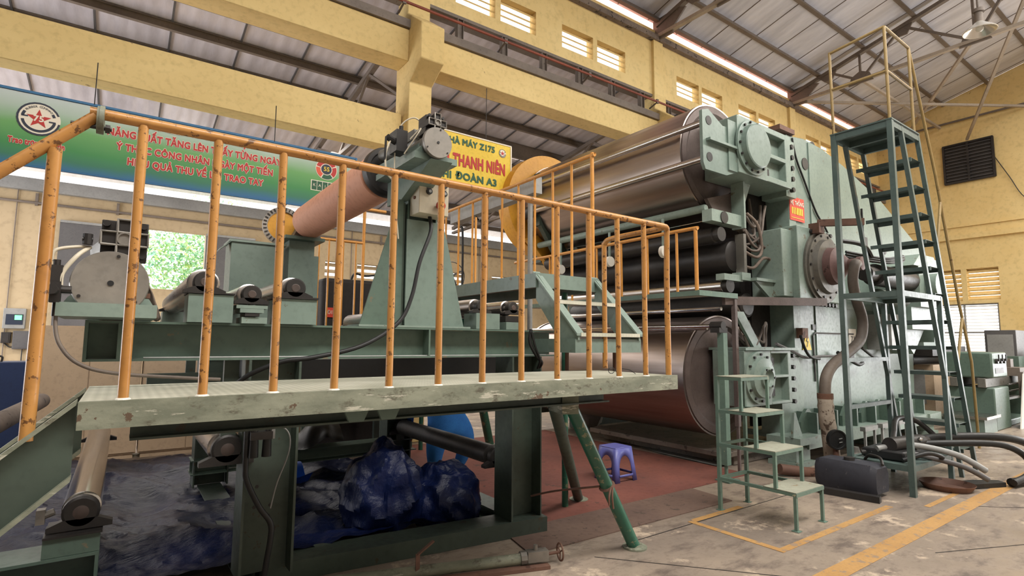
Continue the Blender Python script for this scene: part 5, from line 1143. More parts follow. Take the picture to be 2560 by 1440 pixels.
def hs(pts, r, mat, lb, name='hose'): return tag(MB().tube(pts, r, 10).build(name, mat), lb, 'hose', 'hoses heaped on the tower shelf')
hs([(7.0, 2.5, 0.42), (7.6, 2.3, 0.46), (8.3, 1.92, 0.45), (8.75, 1.75, 0.33), (8.7, 1.62, 0.14), (8.3, 1.6, 0.06), (7.8, 1.75, 0.05)], 0.045, 'black', 'thickest black hose looping out over the floor beyond the tower')
hs([(6.9, 2.6, 0.4), (7.3, 2.2, 0.44), (7.9, 1.85, 0.42), (8.2, 1.7, 0.28), (8.1, 1.66, 0.12), (7.75, 1.72, 0.06)], 0.035, 'black', 'smaller black hose looping inside the thickest one')
hs([(6.6, 2.55, 0.40), (6.9, 2.35, 0.44), (7.2, 2.05, 0.36), (7.42, 1.86, 0.20)], 0.032, 'grey', 'silver-tipped straight hose pointing down towards the safety line')
hs([(6.62, 2.62, 0.36), (6.85, 2.35, 0.36), (7.15, 2.0, 0.26), (7.32, 1.82, 0.13)], 0.028, 'greydark', 'dull grey hose lying just under the silver-tipped one')
hs([(6.6, 2.7, 0.34), (6.8, 2.5, 0.42), (7.2, 2.6, 0.5), (7.6, 2.7, 0.62), (7.9, 2.6, 0.58), (8.0, 2.4, 0.36)], 0.03, 'dark', 'dark hose arching up behind the tower post')
hs([(6.55, 2.3, 0.33), (6.75, 2.15, 0.40), (7.0, 2.1, 0.34), (7.1, 2.3, 0.3), (6.9, 2.45, 0.36)], 0.022, 'black', 'thin black hose coiled at the front of the shelf')
pu = thing('hydraulic_unit', (7.0, 2.5, 0.3), 'oily black hydraulic unit lying on the lower shelf of the tower', 'hydraulic unit')
MB().box(6.6, 7.35, 2.3, 2.7, 0.297, 0.40).build('block', 'black', pu, None, 0.02)
MB().cyl((6.66, 2.45, 0.45), (7.2, 2.35, 0.45), 0.075, 18).cyl((7.2, 2.35, 0.45), (7.32, 2.33, 0.45), 0.045, 14).build('pump', 'dark', pu)
mb = MB()
for i in range(6): mb.ball((6.75 + 0.1 * i, 2.3 + 0.03 * (i % 3), 0.47 + 0.02 * (i % 2)), 0.025, 10)
mb.each('fitting', 'chrome', pu)
dp = thing('drain_pan', (7.25, 2.05, 0), 'rusty round pan under the hose ends by the tower', 'pan')
MB().lathe((7.15, 2.12, 0.0), (0, 0, 1), [(0, 0.05), (0.0, 0.20), (0.06, 0.24), (0.065, 0.24), (0.01, 0.19), (0.01, 0.05)], 28).build('pan_body', 'rust', dp)
tag(MB().prism([(7.35, 1.95), (7.75, 1.78), (7.82, 1.86), (7.62, 2.02), (7.4, 2.1)], 0.0, 0.05, 'z').build('rubber_offcut', 'black'), 'flat black rubber offcut on the floor beside the pan', 'offcut')
rk = MB()
for i, x in enumerate((8.2, 8.75, 9.3)): rk.bar((x, 3.3, 0.0), (x, 3.3, 0.36), 0.03, 0.03).bar((x + 0.3, 3.3, 0.0), (x + 0.3, 3.3, 0.36), 0.03, 0.03).box(x - 0.05, x + 0.35, 3.27, 3.34, 0.34, 0.40)
tag(rk.build('pipe_cradle', 'grey'), 'low pale pipe cradles standing under the machine ledge', 'pipe cradle')

# ================================================================== LATHES AT THE FAR RIGHT
def lathe_machine(x, y, L, label, mat='frame'):
    t = thing('lathe', (x, y, 0), label, 'lathe', 'green lathes in the far corner')
    MB().box(x, x + 0.9, y - 0.35, y + 0.35, 0.0, 0.75).box(x + L - 0.8, x + L, y - 0.35, y + 0.35, 0.0, 0.75).box(x, x + L, y - 0.3, y + 0.3, 0, 0.12).build('pedestal', mat, t, None, 0.02)
    MB().box(x - 0.1, x + L, y - 0.26, y - 0.14, 0.75, 0.92).box(x - 0.1, x + L, y + 0.14, y + 0.26, 0.75, 0.92).build('bed', 'cast', t, None, 0.01)
    MB().box(x - 0.05, x + 0.85, y - 0.36, y + 0.36, 0.92, 1.38).build('headstock', mat, t, None, 0.03)
    ck = MB().cyl((x + 0.85, y, 1.15), (x + 1.05, y, 1.15), 0.16, 24).build('chuck', 'cast', t)
    mb = MB()
    for k in range(3):
        a = 2 * PI * k / 3; mb.bar((x + 1.05, y + 0.04 * math.cos(a), 1.15 + 0.04 * math.sin(a)), (x + 1.05, y + 0.14 * math.cos(a), 1.15 + 0.14 * math.sin(a)), 0.06, 0.05, (1, 0, 0))
    mb.build('jaw', 'steel', ck)
    MB().box(x + 1.4, x + 2.0, y - 0.42, y + 0.3, 0.92, 1.08).box(x + 1.6, x + 1.8, y - 0.25, y + 0.1, 1.08, 1.24).box(x + 1.4, x + 2.0, y - 0.46, y - 0.38, 0.55, 1.0).build('carriage', 'steelwork', t)
    hw = MB().tube([(x + 1.6 + 0.1 * math.cos(a), y - 0.5, 0.8 + 0.1 * math.sin(a)) for a in [2 * PI * k / 16 for k in range(17)]], 0.012, 6, 0).cyl((x + 1.6, y - 0.5, 0.8), (x + 1.6, y - 0.42, 0.8), 0.025, 10)
    hw.build('handwheel', 'dark', t)
    for k in range(3): MB().cyl((x + 0.15 + 0.22 * k, y - 0.36, 1.22), (x + 0.15 + 0.22 * k, y - 0.40, 1.22), 0.045, 14).bar((x + 0.15 + 0.22 * k, y - 0.41, 1.22), (x + 0.15 + 0.22 * k, y - 0.41, 1.34), 0.02, 0.02).build('control_lever', 'dark', t)
    MB().box(x + 0.1, x + 0.6, y - 0.365, y - 0.355, 1.0, 1.1).build('index_plate', 'greydark', t)
    MB().cyl((x + 0.9, y - 0.34, 0.78), (x + L - 0.2, y - 0.34, 0.78), 0.018, 8).build('lead_screw', 'steel', t)
    MB().cyl((x + 0.9, y - 0.34, 0.66), (x + L - 0.2, y - 0.34, 0.66), 0.014, 8).build('feed_rod', 'steel', t)
    MB().box(x + 0.9, x + L - 0.85, y - 0.2, y + 0.3, 0.45, 0.5).build('chip_tray', 'cast', t)
    MB().box(x + L - 0.55, x + L - 0.1, y - 0.16, y + 0.16, 0.92, 1.28).cyl((x + L - 0.75, y, 1.15), (x + L, y, 1.15), 0.05, 14).build('tailstock', mat, t)
    return t
lathe_machine(12.6, 3.3, 3.2, 'green lathe standing nearest, right of the ladder tower')
lathe_machine(16.3, 2.75, 3.2, 'farther green lathe at the right edge of the hall')
l3 = thing('shaping_machine', (14.0, 4.6, 0), 'pale green machine with drawer-front cabinet half hidden behind the ladder', 'machine')
MB().box(13.5, 15.0, 4.1, 4.95, 0.10, 1.1).build('cabinet_body', 'beige', l3)
MB().box(13.48, 13.5, 4.25, 4.8, 0.3, 1.0).build('cabinet_door', 'grey', l3)
MB().box(13.2, 15.2, 4.0, 5.1, 1.28, 1.48).cyl((13.3, 4.5, 1.2), (15.3, 4.5, 1.2), 0.14, 18).build('ram', 'dark', l3)
MB().box(13.4, 14.6, 4.2, 4.9, 1.48, 1.85).build('head', 'mint_pale', l3)
MB().box(13.3, 15.3, 3.9, 5.1, 0.0, 0.10).build('base', 'mint_pale', l3)
pl_ = thing('surface_plate', (12.4, 2.6, 0), 'low pale green stand with steel plate on it in front of the nearest lathe', 'stand')
MB().box(11.9, 12.6, 2.95, 3.45, 0.0, 0.25).build('stand_base', 'mint', pl_)
MB().box(11.85, 12.65, 2.9, 3.5, 0.25, 0.30).build('plate', 'steel', pl_)
bc = thing('dark_cabinet', (15.6, 3.3, 0), 'dark grey steel cabinet standing behind the lathes at far right', 'cabinet')
MB().box(16.2, 17.0, 3.35, 3.9, 0, 1.85).build('cabinet_body', 'greydark', bc, None, 0.01)
MB().box(16.17, 16.2, 3.4, 3.85, 1.0, 1.75).build('door', 'grey', bc)
MB().box(16.15, 16.17, 3.55, 3.7, 1.1, 1.35).build('notice', 'white', bc)
pc = thing('white_cone_cover', (13.9, 2.9, 0), 'bright white tapered splash cover leaning on the nearest lathe', 'cover')
MB().prism([(13.3, 0.0), (14.3, 0.0), (14.05, 0.98), (13.75, 0.98)], 2.78, 2.80, 'y').build('sheet', 'white', pc)
hk = MB()
for i in range(3): hk.tube([(13.6 + 0.2 * i, 2.72, 0.9), (13.65 + 0.2 * i, 2.7, 0.5), (13.9 + 0.25 * i, 2.65, 0.12), (14.3 + 0.2 * i, 2.6, 0.03)], 0.015, 6)
tag(hk.build('loose_cable', 'black'), 'loose black cables trailing to the floor by the nearest lathe', 'cable')

# ================================================================== PLASTIC STOOL
so = thing('plastic_stool', (4.53, 4.35, 0), 'small lavender plastic stool standing on the red carpet', 'stool')
hw_, ht = 0.15, 0.36
for k in range(4):                         # four arched side panels leaning inwards
    mb = MB(); prof = []
    nseg = 12; outer = []; inner = []
    W0, W1 = 0.165, 0.125
    def pt(u, z, k=k):
        s_ = W0 + (W1 - W0) * z / ht; a, b2 = u * s_, s_
        return {0: (a, -b2), 1: (b2, a), 2: (-a, b2), 3: (-b2, -a)}[k] + (z,)
    arch = [(-0.62, 0.0), (-0.62, 0.16)] + [(-0.62 * math.cos(PI * i / 10), 0.16 + 0.12 * math.sin(PI * i / 10)) for i in range(1, 10)] + [(0.62, 0.16), (0.62, 0.0)]
    out = [(-1, 0.0), (-1, 0.16)] + [(-1 + 2 * i / 10, ht) for i in range(1, 10)] + [(1, 0.16), (1, 0.0)]
    out[2] = (-1, ht); out[10] = (1, ht)
    c0 = Vector((4.53, 4.35, 0)); vs = [c0 + Vector(pt(u, z)) for u, z in arch] + [c0 + Vector(pt(u, z)) for u, z in out]
    m_ = len(arch); mb.add(vs, [(i, i + 1, m_ + i + 1, m_ + i) for i in range(m_ - 1)])
    z0, z1 = 0.06, 0.085
    mb.add([c0 + Vector(pt(u, z)) for u, z in ((-0.66, z0), (0.66, z0), (0.66, z1), (-0.66, z1))], [(0, 1, 2, 3)])
    o = mb.build('side_panel', 'stool', so); s_ = o.modifiers.new('thick', 'SOLIDIFY'); s_.thickness = 0.006
MB().box(4.53 - 0.128, 4.53 + 0.128, 4.35 - 0.128, 4.35 + 0.128, 0.352, 0.368).build('seat', 'stool', so, None, 0.008)

# ================================================================== TARPAULINS
def cloth_grid(x0, x1, y0, y1, nx, ny, fz):
    mb = MB(); vs = []
    for j in range(ny + 1):
        for i in range(nx + 1):
            x = x0 + (x1 - x0) * i / nx; y = y0 + (y1 - y0) * j / ny; p = fz(x, y)
            vs.append(p if isinstance(p, tuple) else (x, y, p))
    return mb.add(vs, [(j * (nx + 1) + i, j * (nx + 1) + i + 1, (j + 1) * (nx + 1) + i + 1, (j + 1) * (nx + 1) + i) for j in range(ny) for i in range(nx)])
def ridge(x, y, s):
    return abs(noise.noise(Vector((x * s, y * s * 0.6, 3.1)))) * -1
def fz(x, y):
    z = 0.10 + 0.10 * noise.noise(Vector((x * 1.1, y * 1.1, 0))) + 0.10 * ridge(x, y, 2.2) + 0.05 * ridge(x + y * 0.4, y, 6) + 0.02 * ridge(x, y * 0.6, 15)
    if x > 1.0 and y < 4.6: z += 0.03 * math.sin((x * 3 + y * 9)) * (1 + noise.noise(Vector((x * 5, y * 5, 1))))
    if y > 6.9: z += (y - 6.9) * 0.10
    return max(z + 0.06, 0.012)
o = cloth_grid(-1.6, 2.25, 3.86, 7.6, 130, 130, fz).build('tarpaulin', 'tarp')
tag(o, 'dark blue crinkled tarpaulin sheet spread over the floor under the winding frame', 'tarpaulin')
def heap(cx, cy, rx, ry, rz, lb, seed):
    n_, m_ = 72, 40; mb = MB(); vs = []
    for j in range(m_ + 1):
        ph = PI * 0.62 * j / m_
        for i in range(n_):
            a = 2 * PI * i / n_; d = Vector((math.sin(ph) * math.cos(a), math.sin(ph) * math.sin(a), math.cos(ph)))
            q = d * 2.2 + Vector((seed, 0, 0))
            fold = 1.08 + 0.14 * noise.noise(q * 0.8) - 0.30 * abs(noise.noise(q * 0.9 + Vector((0, 5, 0)))) - 0.06 * abs(noise.noise(q * 2.4))
            vs.append(Vector((cx + d.x * rx * fold, cy + d.y * ry * fold, max(0.02, rz * 0.42 + d.z * rz * 0.72 * fold))))
    mb.add(vs, [(j * n_ + i, (j + 1) * n_ + i, (j + 1) * n_ + (i + 1) % n_, j * n_ + (i + 1) % n_) for j in range(m_) for i in range(n_)])
    o = mb.build('wrapped_bundle', 'tarp'); return tag(o, lb, 'bundle', 'bundles wrapped in dark blue tarpaulin')
heap(1.77, 4.22, 0.31, 0.36, 0.60, 'larger shiny dark blue tarpaulin bundle under the frame, left of its twin', 1.0)
heap(2.25, 4.10, 0.29, 0.28, 0.44, 'smaller dark blue tarpaulin bundle leaning by the right green post', 6.3)
tag(cloth_grid(1.08, 1.42, 4.9, 5.5, 20, 20, lambda x, y: 0.33 + 0.05 * noise.noise(Vector((x * 5, y * 5, 2))) + 0.05 * math.sin(y * 12)).build('blue_sheet', 'tarp_bright'), 'small patch of brighter blue sheet left of the large bundle', 'sheet')
tag(cloth_grid(1.2, 2.0, 5.85, 6.35, 30, 20, lambda x, y: 0.40 + 0.22 * max(0, 1 - ((x - 1.85) / 0.38) ** 2 - ((y - 6.1) / 0.3) ** 2) + 0.04 * noise.noise(Vector((x * 8, y * 8, 5)))).build('black_cloth', 'black'), 'heaped black cloth lying on the rear sill under the frame', 'cloth')
tag(MB().tube([(1.1, 6.1, 0.44), (1.3, 6.0, 0.47), (1.5, 6.05, 0.45), (1.62, 6.1, 0.43)], 0.018, 8).build('red_hose', 'signred'), 'short red hose lying beside the black cloth', 'hose')
tag(MB().cyl((2.55, 7.3, 0.06), (3.1, 6.9, 0.06), 0.035, 14).build('fluorescent_tube', 'white'), 'white tube lying on the floor beyond the frame', 'tube')
tag(MB().cyl((-0.72, 4.6, 0.9), (-0.6, 7.0, 0.9), 0.07, 20).build('cardboard_core', 'cloth'), 'brown cardboard core at the left edge in front of the navy cabinet', 'tube')

# ================================================================== CUPBOARDS AND WALL GEAR
YCUP = 8.5
x_ = [-0.85, 0.24, 1.30, 2.33, 3.3]
lbs = ('leftmost beige steel cupboard beside the navy cabinet', 'beige steel cupboard right of the leftmost, behind the frame', 'third beige steel cupboard from the left, behind the tarpaulin bundles', 'rightmost beige steel cupboard near the yellow column')
for i in range(4):
    a_, b_ = x_[i] + 0.008, x_[i + 1] - 0.008
    t = thing('steel_cupboard', ((a_ + b_) / 2, YCUP + 0.2, 0), lbs[i], 'cupboard', 'row of beige steel cupboards')
    MB().box(a_, b_, YCUP + 0.02, YCUP + 0.45, 0.06, 1.66).box(a_ + 0.03, b_ - 0.03, YCUP + 0.04, YCUP + 0.43, 0, 0.06).build('carcass', 'beige', t)
    m_ = (a_ + b_) / 2
    for p, q_ in ((a_ + 0.01, m_ - 0.004), (m_ + 0.004, b_ - 0.01)):
        d = MB().box(p, q_, YCUP, YCUP + 0.02, 0.08, 1.64).build('door', 'beige', t)
nc = thing('navy_cabinet', (-1.3, 8.6, 0), 'navy blue metal cabinet at the left edge beneath the wall boxes', 'cabinet')
MB().box(-1.7, -0.88, YCUP, YCUP + 0.45, 0.0, 1.23).build('cabinet_body', 'bluecab', nc, None, 0.01)
MB().tube([(-1.2, YCUP + 0.1, 1.23), (-1.2, YCUP + 0.1, 1.29), (-1.12, YCUP + 0.1, 1.29), (-1.12, YCUP + 0.1, 1.23)], 0.012, 6).build('top_handle', 'dark', nc)
wb = thing('wall_meter', (-2.0, YW - 0.05, 1.9), 'grey wall control unit with green lit display at left', 'control unit')
p0, p1 = at(10, 770, y=YW - 0.1), at(62, 822, y=YW - 0.1)
MB().box(p0.x, p1.x, YW - 0.14, YW, p1.z, p0.z).build('meter_case', 'grey', wb, None, 0.01)
q0, q1 = at(16, 785, y=YW - 0.1), at(57, 812, y=YW - 0.1)
MB().box(q0.x, q1.x, YW - 0.15, YW - 0.14, q1.z, q0.z).build('front_panel', 'inkdark', wb)
q0, q1 = at(38, 788, y=YW - 0.1), at(55, 800, y=YW - 0.1)
MB().box(q0.x, q1.x, YW - 0.156, YW - 0.15, q1.z, q0.z).build('green_display', 'greenled', wb)
for (u0, v0, u1, v1, m_, lb, nm) in ((33, 827, 73, 873, 'greydark', 'dark grey junction box on the wall right below the lit control unit', 'junction_box'), (3, 830, 25, 858, 'dark', 'small dark socket box low on the wall at the left edge', 'socket_box')):
    p0, p1 = at(u0, v0, y=YW - 0.1), at(u1, v1, y=YW - 0.1)
    b_ = thing(nm, ((p0.x + p1.x) / 2, YW, p1.z), lb, 'electrical box')
    MB().box(p0.x, p1.x, YW - 0.12, YW, p1.z, p0.z).build('box_case', m_, b_, None, 0.01)
    MB().box(p0.x + 0.03, p1.x - 0.03, YW - 0.13, YW - 0.12, p1.z + 0.03, p0.z - 0.03).build('lid', m_, b_)
p = at(55, 873, y=YW - 0.03); tag(MB().tube([p, p + Vector((0, 0, -0.3)), p + Vector((0.02, 0, -0.9))], 0.012, 6).tube([at(10, 858, y=YW - 0.03), at(25, 868, y=YW - 0.03), at(38, 862, y=YW - 0.03)], 0.014, 6).build('wall_cable', 'black'), 'thin black cable hanging from the junction box on the left wall', 'cable')
bk = thing('covered_panel', (2.5, 7.3, 0), 'tall electrical cabinet under a black cover with small red notice', 'cabinet')
mb = MB().box(2.06, 2.98, 7.1, 7.6, 0.0, 2.32); o = mb.build('black_cover', 'cover', bk, None, 0.05)
nt_ = MB().box(2.12, 2.3, 7.085, 7.097, 1.80, 1.93).build('red_notice', 'signred', bk, 'small red notice')
text('ĐIỆN', 'notice_lettering', 'inkwhite', nt_, (2.21, 7.083, 1.865), (1, 0, 0), (0, 0, 1), 0.07, 0.001, squeeze=0.9)
MB().tube([(2.5, 7.3, 2.32), (2.55, 7.3, 2.42), (2.7, 7.3, 2.40), (2.9, 7.3, 2.42), (2.95, 7.3, 2.34)], 0.015, 6).build('cable_loop', 'black', bk)
fr2 = thing('far_railing', (2.2, 6.75, 1.6), 'thin orange railing along the far side of the winding frame', 'railing')
zt = at(880, 605, y=6.75).z
MB().tube([(1.8, 6.75, zt), (2.46, 6.75, zt)], 0.018, 10, 0).build('handrail', 'yellow_far', fr2)
for x in (1.9, 2.02, 2.2, 2.36): MB().cyl((x, 6.75, 1.62), (x, 6.75, zt), 0.012, 8).build('baluster', 'yellow_far', fr2)
ze = at(962, 530, y=6.75).z
MB().tube([(2.46, 6.75, 1.62), (2.46, 6.75, ze - 0.08), (2.48, 6.75, ze - 0.01), (2.56, 6.75, ze), (2.75, 6.75, ze)], 0.02, 10, 5).build('end_post', 'yellow_far', fr2)
MB().box(1.75, 2.8, 6.7, 7.05, 1.57, 1.62).build('ledge', 'frame', fr2)
MB().box(1.8, 1.86, 6.8, 6.86, 0.0, 1.57).box(2.7, 2.76, 6.8, 6.86, 0.0, 1.57).each('ledge_post', 'frame_dark', fr2)
# industrial wall fan
fc_ = at(1130, 690, y=14.0)
fn = thing('wall_fan', (fc_.x, 14.0, fc_.z), 'large round black wire fan on a pole seen between the orange bars', 'fan')
R_ = 0.42
MB().tube([(fc_.x + R_ * math.cos(a), 14.0, fc_.z + R_ * math.sin(a)) for a in [2 * PI * k / 36 for k in range(37)]], 0.014, 6, 0).build('guard_ring', 'black', fn)
mb = MB()
for k in range(4):
    a = 2 * PI * k / 4 + 0.5; mb.bar((fc_.x + 0.05 * math.cos(a), 14.03, fc_.z + 0.05 * math.sin(a)), (fc_.x + 0.36 * math.cos(a), 14.03, fc_.z + 0.36 * math.sin(a)), 0.02, 0.14, (0.3 * math.sin(a), 1, 0.2))
mb.cyl((fc_.x, 13.98, fc_.z), (fc_.x, 14.2, fc_.z), 0.07, 14).build('blades', 'dark', fn)
MB().cyl((fc_.x, 14.1, 0), (fc_.x, 14.1, fc_.z), 0.03, 10).lathe((fc_.x, 14.1, 0), (0, 0, 1), [(0, 0.3), (0.04, 0.3), (0.05, 0.03)], 20).build('pole', 'dark', fn)

# ================================================================== BANNERS
YBn = 7.66
bn = thing('green_banner', (0.6, YBn, 3.4), 'long green and white slogan banner with round logos hanging at left', 'banner')
bx0, bx1, bz0, bz1 = -2.2, 2.62, 3.36, 4.15
MB().box(bx0, bx1, YBn, YBn + 0.02, bz0, bz1).build('banner_ground', 'banner', bn)
MB().box(bx0, bx1, YBn - 0.012, YBn + 0.03, bz1, bz1 + 0.03).box(bx0, bx1, YBn - 0.012, YBn + 0.03, bz0 - 0.02, bz0).box(bx1, bx1 + 0.03, YBn - 0.012, YBn + 0.03, bz0 - 0.02, bz1 + 0.03).build('blue_frame', 'bluetrim', bn)
for u in (237, 686):
    p = at(u, 255 if u < 300 else 350, y=YBn); MB().cyl((p.x, YBn - 0.01, bz1 + 0.02), (p.x, YBn - 0.01, 4.62 + 0.05), 0.006, 6).build('hanging_wire', 'dark', bn)
def line(s, x0, x1, zb, zt_, par=bn, y=YBn, ink='inkred', halo=True, al='CENTER'):
    """one line of lettering fitted to x0..x1 and cap height zb..zt"""
    size = (zt_ - zb) / 0.72
    cu = bpy.data.curves.new('m', 'FONT'); cu.body = s; cu.size = size; cu.space_character = 1.05
    to = bpy.data.objects.new('m', cu); C.objects.link(to); bpy.context.view_layer.update(); wdt = to.dimensions.x; bpy.data.objects.remove(to)
    sq = (x1 - x0) / max(wdt, 1e-3); c0 = ((x0 + x1) / 2, 0, (zb + zt_) / 2)
    if halo: text(s, 'lettering_outline', 'inkwhite', par, (c0[0], y - 0.002, c0[2]), (1, 0, 0), (0, 0, 1), size, 0.001, bold=0.0115 * size / 0.12, squeeze=sq)
    text(s, 'lettering', ink, par, (c0[0], y - 0.005, c0[2]), (1, 0, 0), (0, 0, 1), size, 0.001, bold=0.0055 * size / 0.12, squeeze=sq)
def px_(u, v, y=YBn): return at(u, v, y=y)
a1, b1 = px_(268, 333), px_(702, 405)
line('NĂNG SUẤT TĂNG LÊN THẤY TỪNG NGÀY', a1.x, b1.x, 3.848, 3.932)
line('KAIZEN 5S THỰC HIỆN', a1.x + 0.45, b1.x - 0.35, 4.008, 4.092)
a1, b1 = px_(292, 370), px_(682, 430)
line('Ý THỨC CÔNG NHÂN NGÀY MỘT TIẾN', a1.x, b1.x, 3.688, 3.772)
a1, b1 = px_(318, 408), px_(657, 455)
line('HIỆU QUẢ THU VỀ LẠI TRAO TAY', a1.x, b1.x, 3.528, 3.612)
a1, b1 = px_(20, 348), px_(162, 365)
line('Trao trọn niềm tin', a1.x, b1.x, 3.575, 3.64, ink='inkred')
def star(cx, cz, R, r, y0, y1):
    return MB().prism([((R if k % 2 == 0 else r) * math.cos(PI / 2 + PI * k / 5) + cx, (R if k % 2 == 0 else r) * math.sin(PI / 2 + PI * k / 5) + cz) for k in range(10)], y0, y1, 'y')
def arc(mb, cx, cz, r0, r1, a0, a1, y0, y1, n=24):
    for i in range(n):
        p, q_ = math.radians(a0 + (a1 - a0) * i / n), math.radians(a0 + (a1 - a0) * (i + 1) / n)
        mb.prism([(cx + r0 * math.cos(p), cz + r0 * math.sin(p)), (cx + r1 * math.cos(p), cz + r1 * math.sin(p)), (cx + r1 * math.cos(q_), cz + r1 * math.sin(q_)), (cx + r0 * math.cos(q_), cz + r0 * math.sin(q_))], y0, y1, 'y')
    return mb
def logo(cx, cz, R, par, y):
    MB().lathe((cx, y - 0.001, cz), (0, -1, 0), [(0, 0.001), (0, R), (0.002, R), (0.002, 0.001)], 48).build('logo_disc', 'inkwhite', par)
    mb = arc(MB(), cx, cz, R * 0.90, R, 22, 352, y - 0.005, y - 0.003)
    arc(mb, cx, cz, R * 0.66, R * 0.80, 150, 172, y - 0.005, y - 0.003, 6); arc(mb, cx, cz, R * 0.66, R * 0.80, 18, 34, y - 0.005, y - 0.003, 6); arc(mb, cx, cz, R * 0.66, R * 0.80, 190, 352, y - 0.005, y - 0.003)
    mb.box(cx - R * 0.78, cx - R * 0.48, y - 0.005, y - 0.003, cz + R * 0.04, cz + R * 0.12).box(cx + R * 0.46, cx + R * 0.78, y - 0.005, y - 0.003, cz - R * 0.12, cz - R * 0.03)
    mb.build('logo_ring', 'inkdark', par)
    star(cx, cz, R * 0.58, R * 0.24, y - 0.006, y - 0.003).build('logo_star', 'inkred', par)
p = px_(97, 298); logo(p.x, p.z, 0.185, bn, YBn)
text('75', 'logo_number', 'inkwhite', bn, (p.x, YBn - 0.007, p.z), (1, 0, 0), (0, 0, 1), 0.09, 0.001, bold=0.003)
LC = p
def arc_text(s, cx, cz, r, size, a0, a1, y, par):
    for i, ch in enumerate(s):
        if ch == ' ': continue
        a = math.radians(a0 + (a1 - a0) * i / (len(s) - 1))
        text(ch, 'logo_lettering', 'inkdark', par, (cx + r * math.cos(a), y, cz + r * math.sin(a)), (math.sin(a), 0, -math.cos(a)), (math.cos(a), 0, math.sin(a)), size, 0.001)
arc_text('RUBBER COMPANY', LC.x, LC.z, 0.185 * 0.74, 0.032, 140, 40, YBn - 0.005, bn)
p = px_(816, 424); rr_ = 0.145
MB().lathe((p.x, YBn - 0.001, p.z), (0, -1, 0), [(0, 0.001), (0, rr_ * 1.04), (0.002, rr_ * 1.04), (0.002, 0.001)], 40).build('badge_ground', 'inkwhite', bn)
for a0, a1_, m_ in ((100, 165, 'inkred'), (172, 237, 'inkorange'), (244, 309, 'inkgreen'), (316, 381, 'inkred'), (28, 93, 'inkred')):
    arc(MB(), p.x, p.z, rr_ * 0.58, rr_ * 0.98, a0, a1_, YBn - 0.006, YBn - 0.003, 10).build('badge_segment', m_, bn)
MB().cyl((p.x, YBn - 0.003, p.z), (p.x, YBn - 0.006, p.z), rr_ * 0.5, 32).build('badge_centre', 'inkdark', bn)
text('5S', 'badge_lettering', 'signyel', bn, (p.x, YBn - 0.008, p.z), (1, 0, 0), (0, 0, 1), 0.085, 0.001, bold=0.002)
k0, k1 = px_(778, 450), px_(779, 472)
for i, ch in enumerate('KAIZEN'):
    x = k0.x + 0.008 + i * 0.075
    MB().box(x, x + 0.069, YBn - 0.005, YBn - 0.001, k1.z - 0.005, k0.z).build('letter_tile', 'inkgreen', bn)
    text(ch, 'tile_letter', 'inkwhite', bn, (x + 0.035, YBn - 0.007, (k0.z + k1.z) / 2), (1, 0, 0), (0, 0, 1), 0.055, 0.001)
MB().box(k0.x - 0.005, k0.x + 0.465, YBn - 0.002, YBn - 0.0005, k1.z - 0.017, k0.z + 0.012).build('tile_border', 'inkwhite', bn)
# yellow sign
yb = thing('yellow_sign', (4.6, YBn, 3.6), 'yellow sign board with red and green lettering right of the upper brake unit', 'sign')
c1, c2 = at(1276, 370, y=YBn), at(1271, 497, y=YBn)
sx0, sx1, sz1, sz0 = 3.45, c1.x, 4.95, 4.03
c0_ = at(1112, 318, y=YBn)
MB().box(sx0, sx1, YBn, YBn + 0.02, sz0, sz1).build('board', 'signyel', yb)
MB().box(sx0, sx1 + 0.025, YBn - 0.01, YBn + 0.03, sz1, sz1 + 0.025).box(sx1, sx1 + 0.025, YBn - 0.01, YBn + 0.03, sz0, sz1).box(sx0, sx1 + 0.025, YBn - 0.01, YBn + 0.03, sz0 - 0.02, sz0).build('border', 'inkwhite', yb)
for x in (3.7, 4.9): MB().cyl((x, YBn + 0.01, sz1), (x, YBn + 0.01, 5.95), 0.006, 6).build('hanging_wire', 'dark', yb)
def fit(s, u0, v0, u1, v1, ht_, ink, dx=0.0):
    a, b = at(u0, v0, y=YBn), at(u1, v1, y=YBn); zc = (a.z + b.z) / 2
    line(s, a.x - dx, b.x, zc - ht_ / 2, zc + ht_ / 2, yb, YBn, ink, False)
fit('NHÀ MÁY Z175', 1114, 345, 1236, 377, 0.105, 'inkgreen', 0.04)
fit('THANH NIÊN', 1133, 398, 1262, 428, 0.20, 'inkred')
q_ = at(1133, 398, y=YBn); line('ĐOÀN', 3.5, q_.x - 0.08, 4.42, 4.62, yb, YBn, 'inkred', False)
fit('ĐOÀN A3', 1140, 440, 1241, 458, 0.12, 'inkgreen')
line('CHI', 3.95, 4.22, 4.16, 4.28, yb, YBn, 'inkgreen', False)
p = at(1256, 384, y=YBn); logo(p.x, p.z, 0.075, yb, YBn)

# ================================================================== PERSON
def skin_body(name, joints, edges, mat, parent, root=0, sub=2):
    me = bpy.data.meshes.new(name); org = WORLD[parent.name]
    me.from_pydata([Vector(j[0]) - org for j in joints], edges, [])
    o = bpy.data.objects.new(name, me); C.objects.link(o); o.parent = parent; WORLD[o.name] = org
    o.modifiers.new('skin', 'SKIN'); sk = me.skin_vertices[0].data
    for i, j in enumerate(joints): sk[i].radius = j[1] if isinstance(j[1], tuple) else (j[1], j[1]); sk[i].use_root = (i == root)
    s_ = o.modifiers.new('sub', 'SUBSURF'); s_.levels = sub; s_.render_levels = sub
    o.modifiers['skin'].use_smooth_shade = True
    me.materials.append(M[mat]); return o
px0, py0 = 3.06, 5.45
pn = thing('person', (px0, py0, 0), 'person in blue work clothes bending over behind the lower roller, seen from behind', 'person')
def J(x, y, z, r): return ((px0 + x, py0 + y, z), r)
